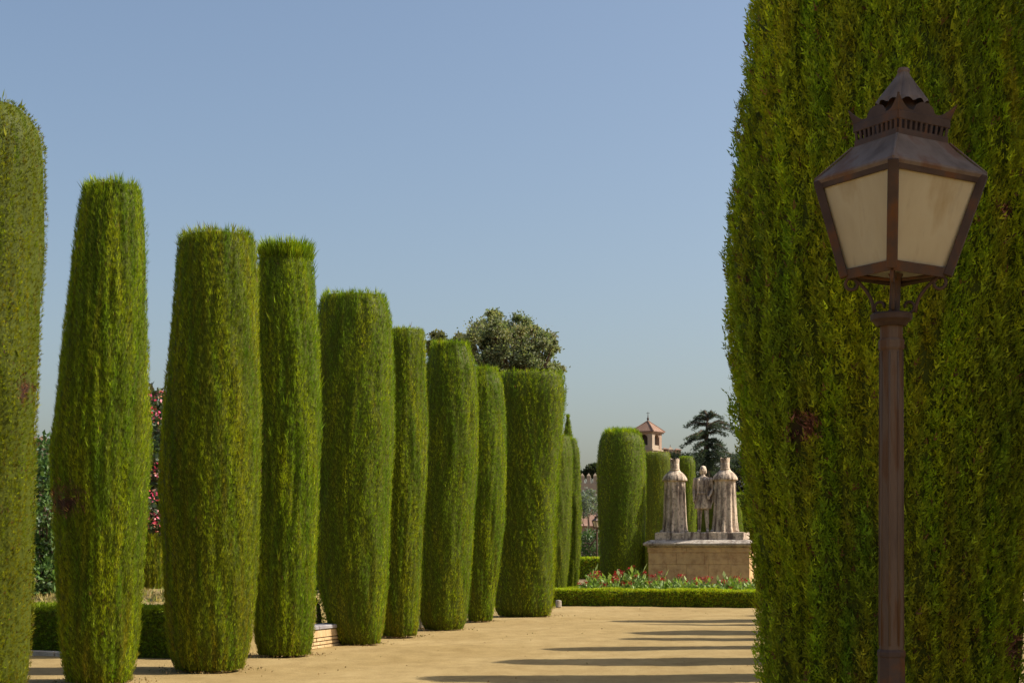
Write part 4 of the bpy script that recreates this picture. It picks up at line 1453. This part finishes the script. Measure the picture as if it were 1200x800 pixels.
# dark clipped tree mass left of the cedar
cs = [P(x, y, 125 + (x % 7) * 0.2) for x in range(782, 830, 4) for y in (536, 546, 560)] + [P(x, 538, 123) for x in range(852, 900, 4)] + [P(x, y, 122 + (x % 5) * 0.3) for x in range(852, 900, 4) for y in (548, 558, 570, 582)]
sub_c = [Vector(p) for p in cs]
limb_tree("evergreen_tree", "flat-topped dark evergreen mass left of the cedar", Vector((P(806, 640, 125).x, 125, 0)), [(0, 0, -0.2), (0, 0, 3), (0, 0, 6)], sub_c, [0.55] * len(sub_c), 13000, 0.25,
          [[0.012, 0.020, 0.012], [0.02, 0.03, 0.016], [0.015, 0.022, 0.014]], 97, flat=0.9, tmpl=T_TUFT)

# things glimpsed in the gap left of the stout cypress
cs = [P(x, y, 84 + (i % 3)) for i, (x, y) in enumerate([(686, 630), (692, 625), (697, 632), (688, 645), (695, 648), (684, 655), (692, 660), (700, 640), (680, 640), (704, 628), (706, 650), (676, 630)])]
limb_tree("orange_tree", "small leafy orange tree behind the distant lamp", Vector((P(691, 640, 84).x, 84, 0)), [(0, 0, -0.2), (0.02, 0, 0.8), (0, 0, 1.6)], cs, [0.42] * len(cs), 2600, 0.13,
          [[0.03, 0.06, 0.018], [0.045, 0.08, 0.025], [0.06, 0.10, 0.04]], 98, mat="gloss", tr=0.10)
cs = [P(x, y, 105 + (i % 3)) for i, (x, y) in enumerate([(685, 583), (690, 578), (694, 586), (687, 592), (692, 597), (698, 590), (684, 600), (680, 590)])]
limb_tree("olive_tree", "silvery blue-green olive crown in the gap beside the stout cypress", Vector((P(690, 640, 105).x, 105, 0)), [(0, 0, -0.2), (0.05, 0, 2), (0, 0, 3.6)], cs, [0.5] * len(cs), 2200, 0.16,
          [[0.11, 0.13, 0.11], [0.14, 0.16, 0.14], [0.08, 0.10, 0.08]], 99, tr=0.14)
cs = [P(x, y, 230) for x, y in [(688, 553), (692, 549), (697, 547), (701, 552), (684, 556), (696, 556), (705, 550)]]
limb_tree("evergreen_tree", "dark tree crown above the far battlemented wall", Vector((P(695, 640, 230).x, 230, 0)), [(0, 0, -0.2), (0.05, 0, 6), (0, 0, 10)], cs, [0.7] * len(cs), 1800, 0.4,
          [[0.02, 0.03, 0.015], [0.035, 0.04, 0.02]], 100, tr=0.3)
# low tiled building below the olive
lb = empty("low_building", (P(690, 640, 118).x, 118, 0), "low brownish tiled building glimpsed under the olive crown", "building")
bm = bmesh.new(); box(bm, (0, 0, 1.6), (7, 4, 3.2)); bm_link("wall_face", bm, M["towerbrick"], lb)
bm = bmesh.new(); zt = P(0, 603, 118).z
rv = [bm.verts.new(p) for p in ((-3.8, -2.3, 3.2), (3.8, -2.3, 3.2), (3.8, 2.3, 3.2), (-3.8, 2.3, 3.2), (-3.0, 0, zt), (3.0, 0, zt))]
for f in ((0, 1, 5, 4), (2, 3, 4, 5), (1, 2, 5), (3, 0, 4), (0, 3, 2, 1)):
    bm.faces.new([rv[i] for i in f])
bm_link("roof", bm, M["tile"], lb)

# far battlemented wall
dw_ = 200.0
cw = empty("battlemented_wall", (P(690, 640, dw_).x, dw_, 0), "far pinkish battlemented castle wall glimpsed between cypresses", "wall", None, -0.1)
zt = P(0, 566, dw_).z
bm = bmesh.new(); box(bm, (0, 0, zt / 2), (9, 1.2, zt)); bm_link("wall_face", bm, M["towerstone"], cw)
for k in range(11):
    x = -4.2 + k * 0.84
    e = None
    bm = bmesh.new()
    square_loft(bm, [(zt - 0.01, 0.34), (zt + 0.95, 0.34), (zt + 1.3, 0.04)], math.pi / 4, 4)
    bm_link("merlon", bm, M["towerstone"], cw, (x, -0.2, 0))


# ------------------------------------------------------------------ bell tower
def bell_tower():
    d = 250.0
    s = d / F
    c = P(759.3, 640, d)
    zt = P(0, 508, d).z
    zl = P(0, 527, d).z
    yaw = math.radians(-33)
    root = empty("bell_tower", (c.x, c.y, 0), "pinkish brick bell tower with tiled pyramid roof on the skyline", "tower", None, yaw)
    a = 3.15 / 2 * 1.06
    # shaft below the belfry
    bm = bmesh.new(); box(bm, (0, 0, zl / 2), (2 * a + 0.1, 2 * a + 0.1, zl)); bm_link("shaft", bm, M["towerstone"], root)
    # belfry: four corner piers, arched heads
    hB = zt - zl
    for k in range(4):
        R = Matrix.Rotation(k * math.pi / 2, 4, 'Z')
        bm = bmesh.new()
        box(bm, (0, 0, 0), (0.85, 0.85, hB), 0, 0.02)
        bm_link("pier", bm, M["towerstone"] if k % 2 else M["towerbrick"], root, R @ Vector((a - 0.43, a - 0.43, zl + hB / 2 + 0.003)), (0, 0, k * math.pi / 2))
        # arched head as a slab with an arc cut into its lower edge
        bm = bmesh.new()
        w = a - 0.86
        zs = zl + hB * 0.62
        n = 10
        fr, bk = [], []
        for y in (-a + 0.06, -a + 0.5):
            arc = [(w * math.cos(t), zs + w * 1.0 * math.sin(t)) for t in np.linspace(math.pi, 0, n)]
            top = [(x, zt - 0.004) for x, z in arc]
            (fr if not fr else bk).extend([[bm.verts.new((x, y, z)) for x, z in arc], [bm.verts.new((x, y, z)) for x, z in top]])
        for q in range(n - 1):
            bm.faces.new((fr[0][q], fr[0][q + 1], fr[1][q + 1], fr[1][q]))
            bm.faces.new((bk[0][q + 1], bk[0][q], bk[1][q], bk[1][q + 1]))
            bm.faces.new((fr[0][q + 1], fr[0][q], bk[0][q], bk[0][q + 1]))
        bm_link("arch", bm, M["towerbrick"], root, None, (0, 0, k * math.pi / 2))
        bm = bmesh.new()
        box(bm, (0, -a + 0.2, zl + 0.35), (2 * w, 0.25, 0.7))
        bm_link("parapet", bm, M["towerstone"], root, None, (0, 0, k * math.pi / 2))
    bm = bmesh.new(); box(bm, (0, 0, zl + hB / 2), (1.4, 1.4, hB - 0.02)); bm_link("belfry_shade_block", bm, M["shade"], root)  # dark block added to stand for the shade inside the open belfry
    bm = bmesh.new(); box(bm, (0, 0, zl - 0.1), (2 * a + 0.4, 2 * a + 0.4, 0.25), 0, 0.03); bm_link("string_course", bm, M["towerstone"], root)
    bm = bmesh.new(); box(bm, (0, 0, zt + 0.10), (2 * a + 0.5, 2 * a + 0.5, 0.22), 0, 0.03); bm_link("cornice", bm, M["towerbrick"], root)
    zr = P(0, 493, d).z
    bm = bmesh.new(); square_loft(bm, [(zt + 0.21, (a + 0.42) * 1.414), (zt + 0.30, (a + 0.42) * 1.414), (zr, 0.06)], math.pi / 4, 4)
    roof = bm_link("roof", bm, M["tile"], root)
    for k in range(4):
        bm = bmesh.new()
        t = math.pi / 4 + k * math.pi / 2
        R_ = (a + 0.42) * 1.414
        tube(bm, [(R_ * math.cos(t), R_ * math.sin(t), zt + 0.32), (0, 0, zr + 0.03)], 0.10, 6)
        bm_link("hip_ridge", bm, M["tile"], roof)
    bm = bmesh.new()
    tube(bm, [(0, 0, zr - 0.1), (0, 0, P(0, 486, d).z), (0, 0, P(0, 482.5, d).z)], [0.14, 0.05, 0.03], 6)
    bmesh.ops.create_uvsphere(bm, u_segments=8, v_segments=6, radius=0.2, matrix=Matrix.Translation((0, 0, zr + 0.35)))
    bm_link("finial", bm, M["iron"], root)
    bm = bmesh.new(); tube(bm, [(-0.3, 0, P(0, 484, d).z), (0.3, 0, P(0, 484, d).z)], 0.035, 5); bm_link("weathervane", bm, M["iron"], root)


bell_tower()
ch = empty("church_roof", (P(785.5, 640, 255).x, 255, 0), "tiled roofs with a small pale gable turret right of the bell tower", "building")
bm = bmesh.new(); zt = P(0, 529, 255).z; box(bm, (0, 0, zt / 2), (3.0, 5, zt)); bm_link("wall_face", bm, M["towerstone"], ch)
for (x0, x1, yp, yq, nm) in ((-1.55, -0.5, 528, 525.5, "roof"), (0.45, 1.6, 529, 526.5, "roof")):
    bm = bmesh.new()
    za, zb = P(0, yp, 255).z + 0.1, P(0, yq, 255).z + 0.2
    rv = [bm.verts.new(p) for p in ((x0, -3.2, za), (x1, -3.2, za), (x1, 3.2, za), (x0, 3.2, za), (x0 + .5, 0, zb), (x1 - .5, 0, zb))]
    for f in ((0, 1, 5, 4), (2, 3, 4, 5), (1, 2, 5), (3, 0, 4), (0, 3, 2, 1)):
        bm.faces.new([rv[i] for i in f])
    bm_link(nm, bm, M["tile"], ch)
bm = bmesh.new()
zb = P(0, 526.5, 255).z
square_loft(bm, [(zb - 1.2, 0.7), (zb, 0.7), (zb + 0.4, 0.12), (zb + 0.6, 0.06)], math.pi / 4, 4)
bm_link("gable_turret", bm, M["towerstone"], ch)
bm = bmesh.new(); tube(bm, [(0, 0, zb + 0.35), (0, 0, zb + 0.8)], [0.06, 0.03], 5); bm_link("finial", bm, M["iron"], ch)

# ------------------------------------------------------------------ small litter on the sand
rl = np.random.default_rng(88)
pts, cols_, sizes = [], [], []
for (lab, d, by, rows, n, kw) in LEFT[:9]:
    cxp = P(0.5 * (rows[-1][1] + rows[-1][2]), 640, d)
    r0 = 0.5 * (rows[-1][2] - rows[-1][1]) * d / F
    m = 260
    a = rl.uniform(0, 6.28, m)
    rr = r0 * (0.85 + np.abs(rl.normal(0, 0.45, m)))
    pts.append(np.stack([cxp.x + rr * np.cos(a), cxp.y + rr * np.sin(a), np.full(m, 0.022)], -1))
m = 260
yy = rl.uniform(17, 42, m)
pts.append(np.stack([-6 + (yy - 16) * 0.32 + rl.uniform(0, 9, m), yy, np.full(m, 0.022)], -1))
pts = np.concatenate(pts)
k = len(pts)
dv = rl.normal(size=(k, 3)); dv[:, 2] = np.abs(dv[:, 2]) * 0.25
col = np.array([[0.10, 0.055, 0.025], [0.16, 0.10, 0.04], [0.07, 0.06, 0.02], [0.22, 0.16, 0.08]])[rl.integers(0, 4, k)]
V, Q, C = scatter(T_TUFT, pts, dv, np.tile([0, 0, 1.0], (k, 1)), rl.uniform(0.015, 0.04, k), col, rl, 2.0)
lt = link("fallen_litter", np_mesh("fallen_litter", V, Q, M["leaf"], C), None)
lt["kind"] = "stuff"
tag(lt, "dry cypress litter scattered on the sand round the trees", "litter")
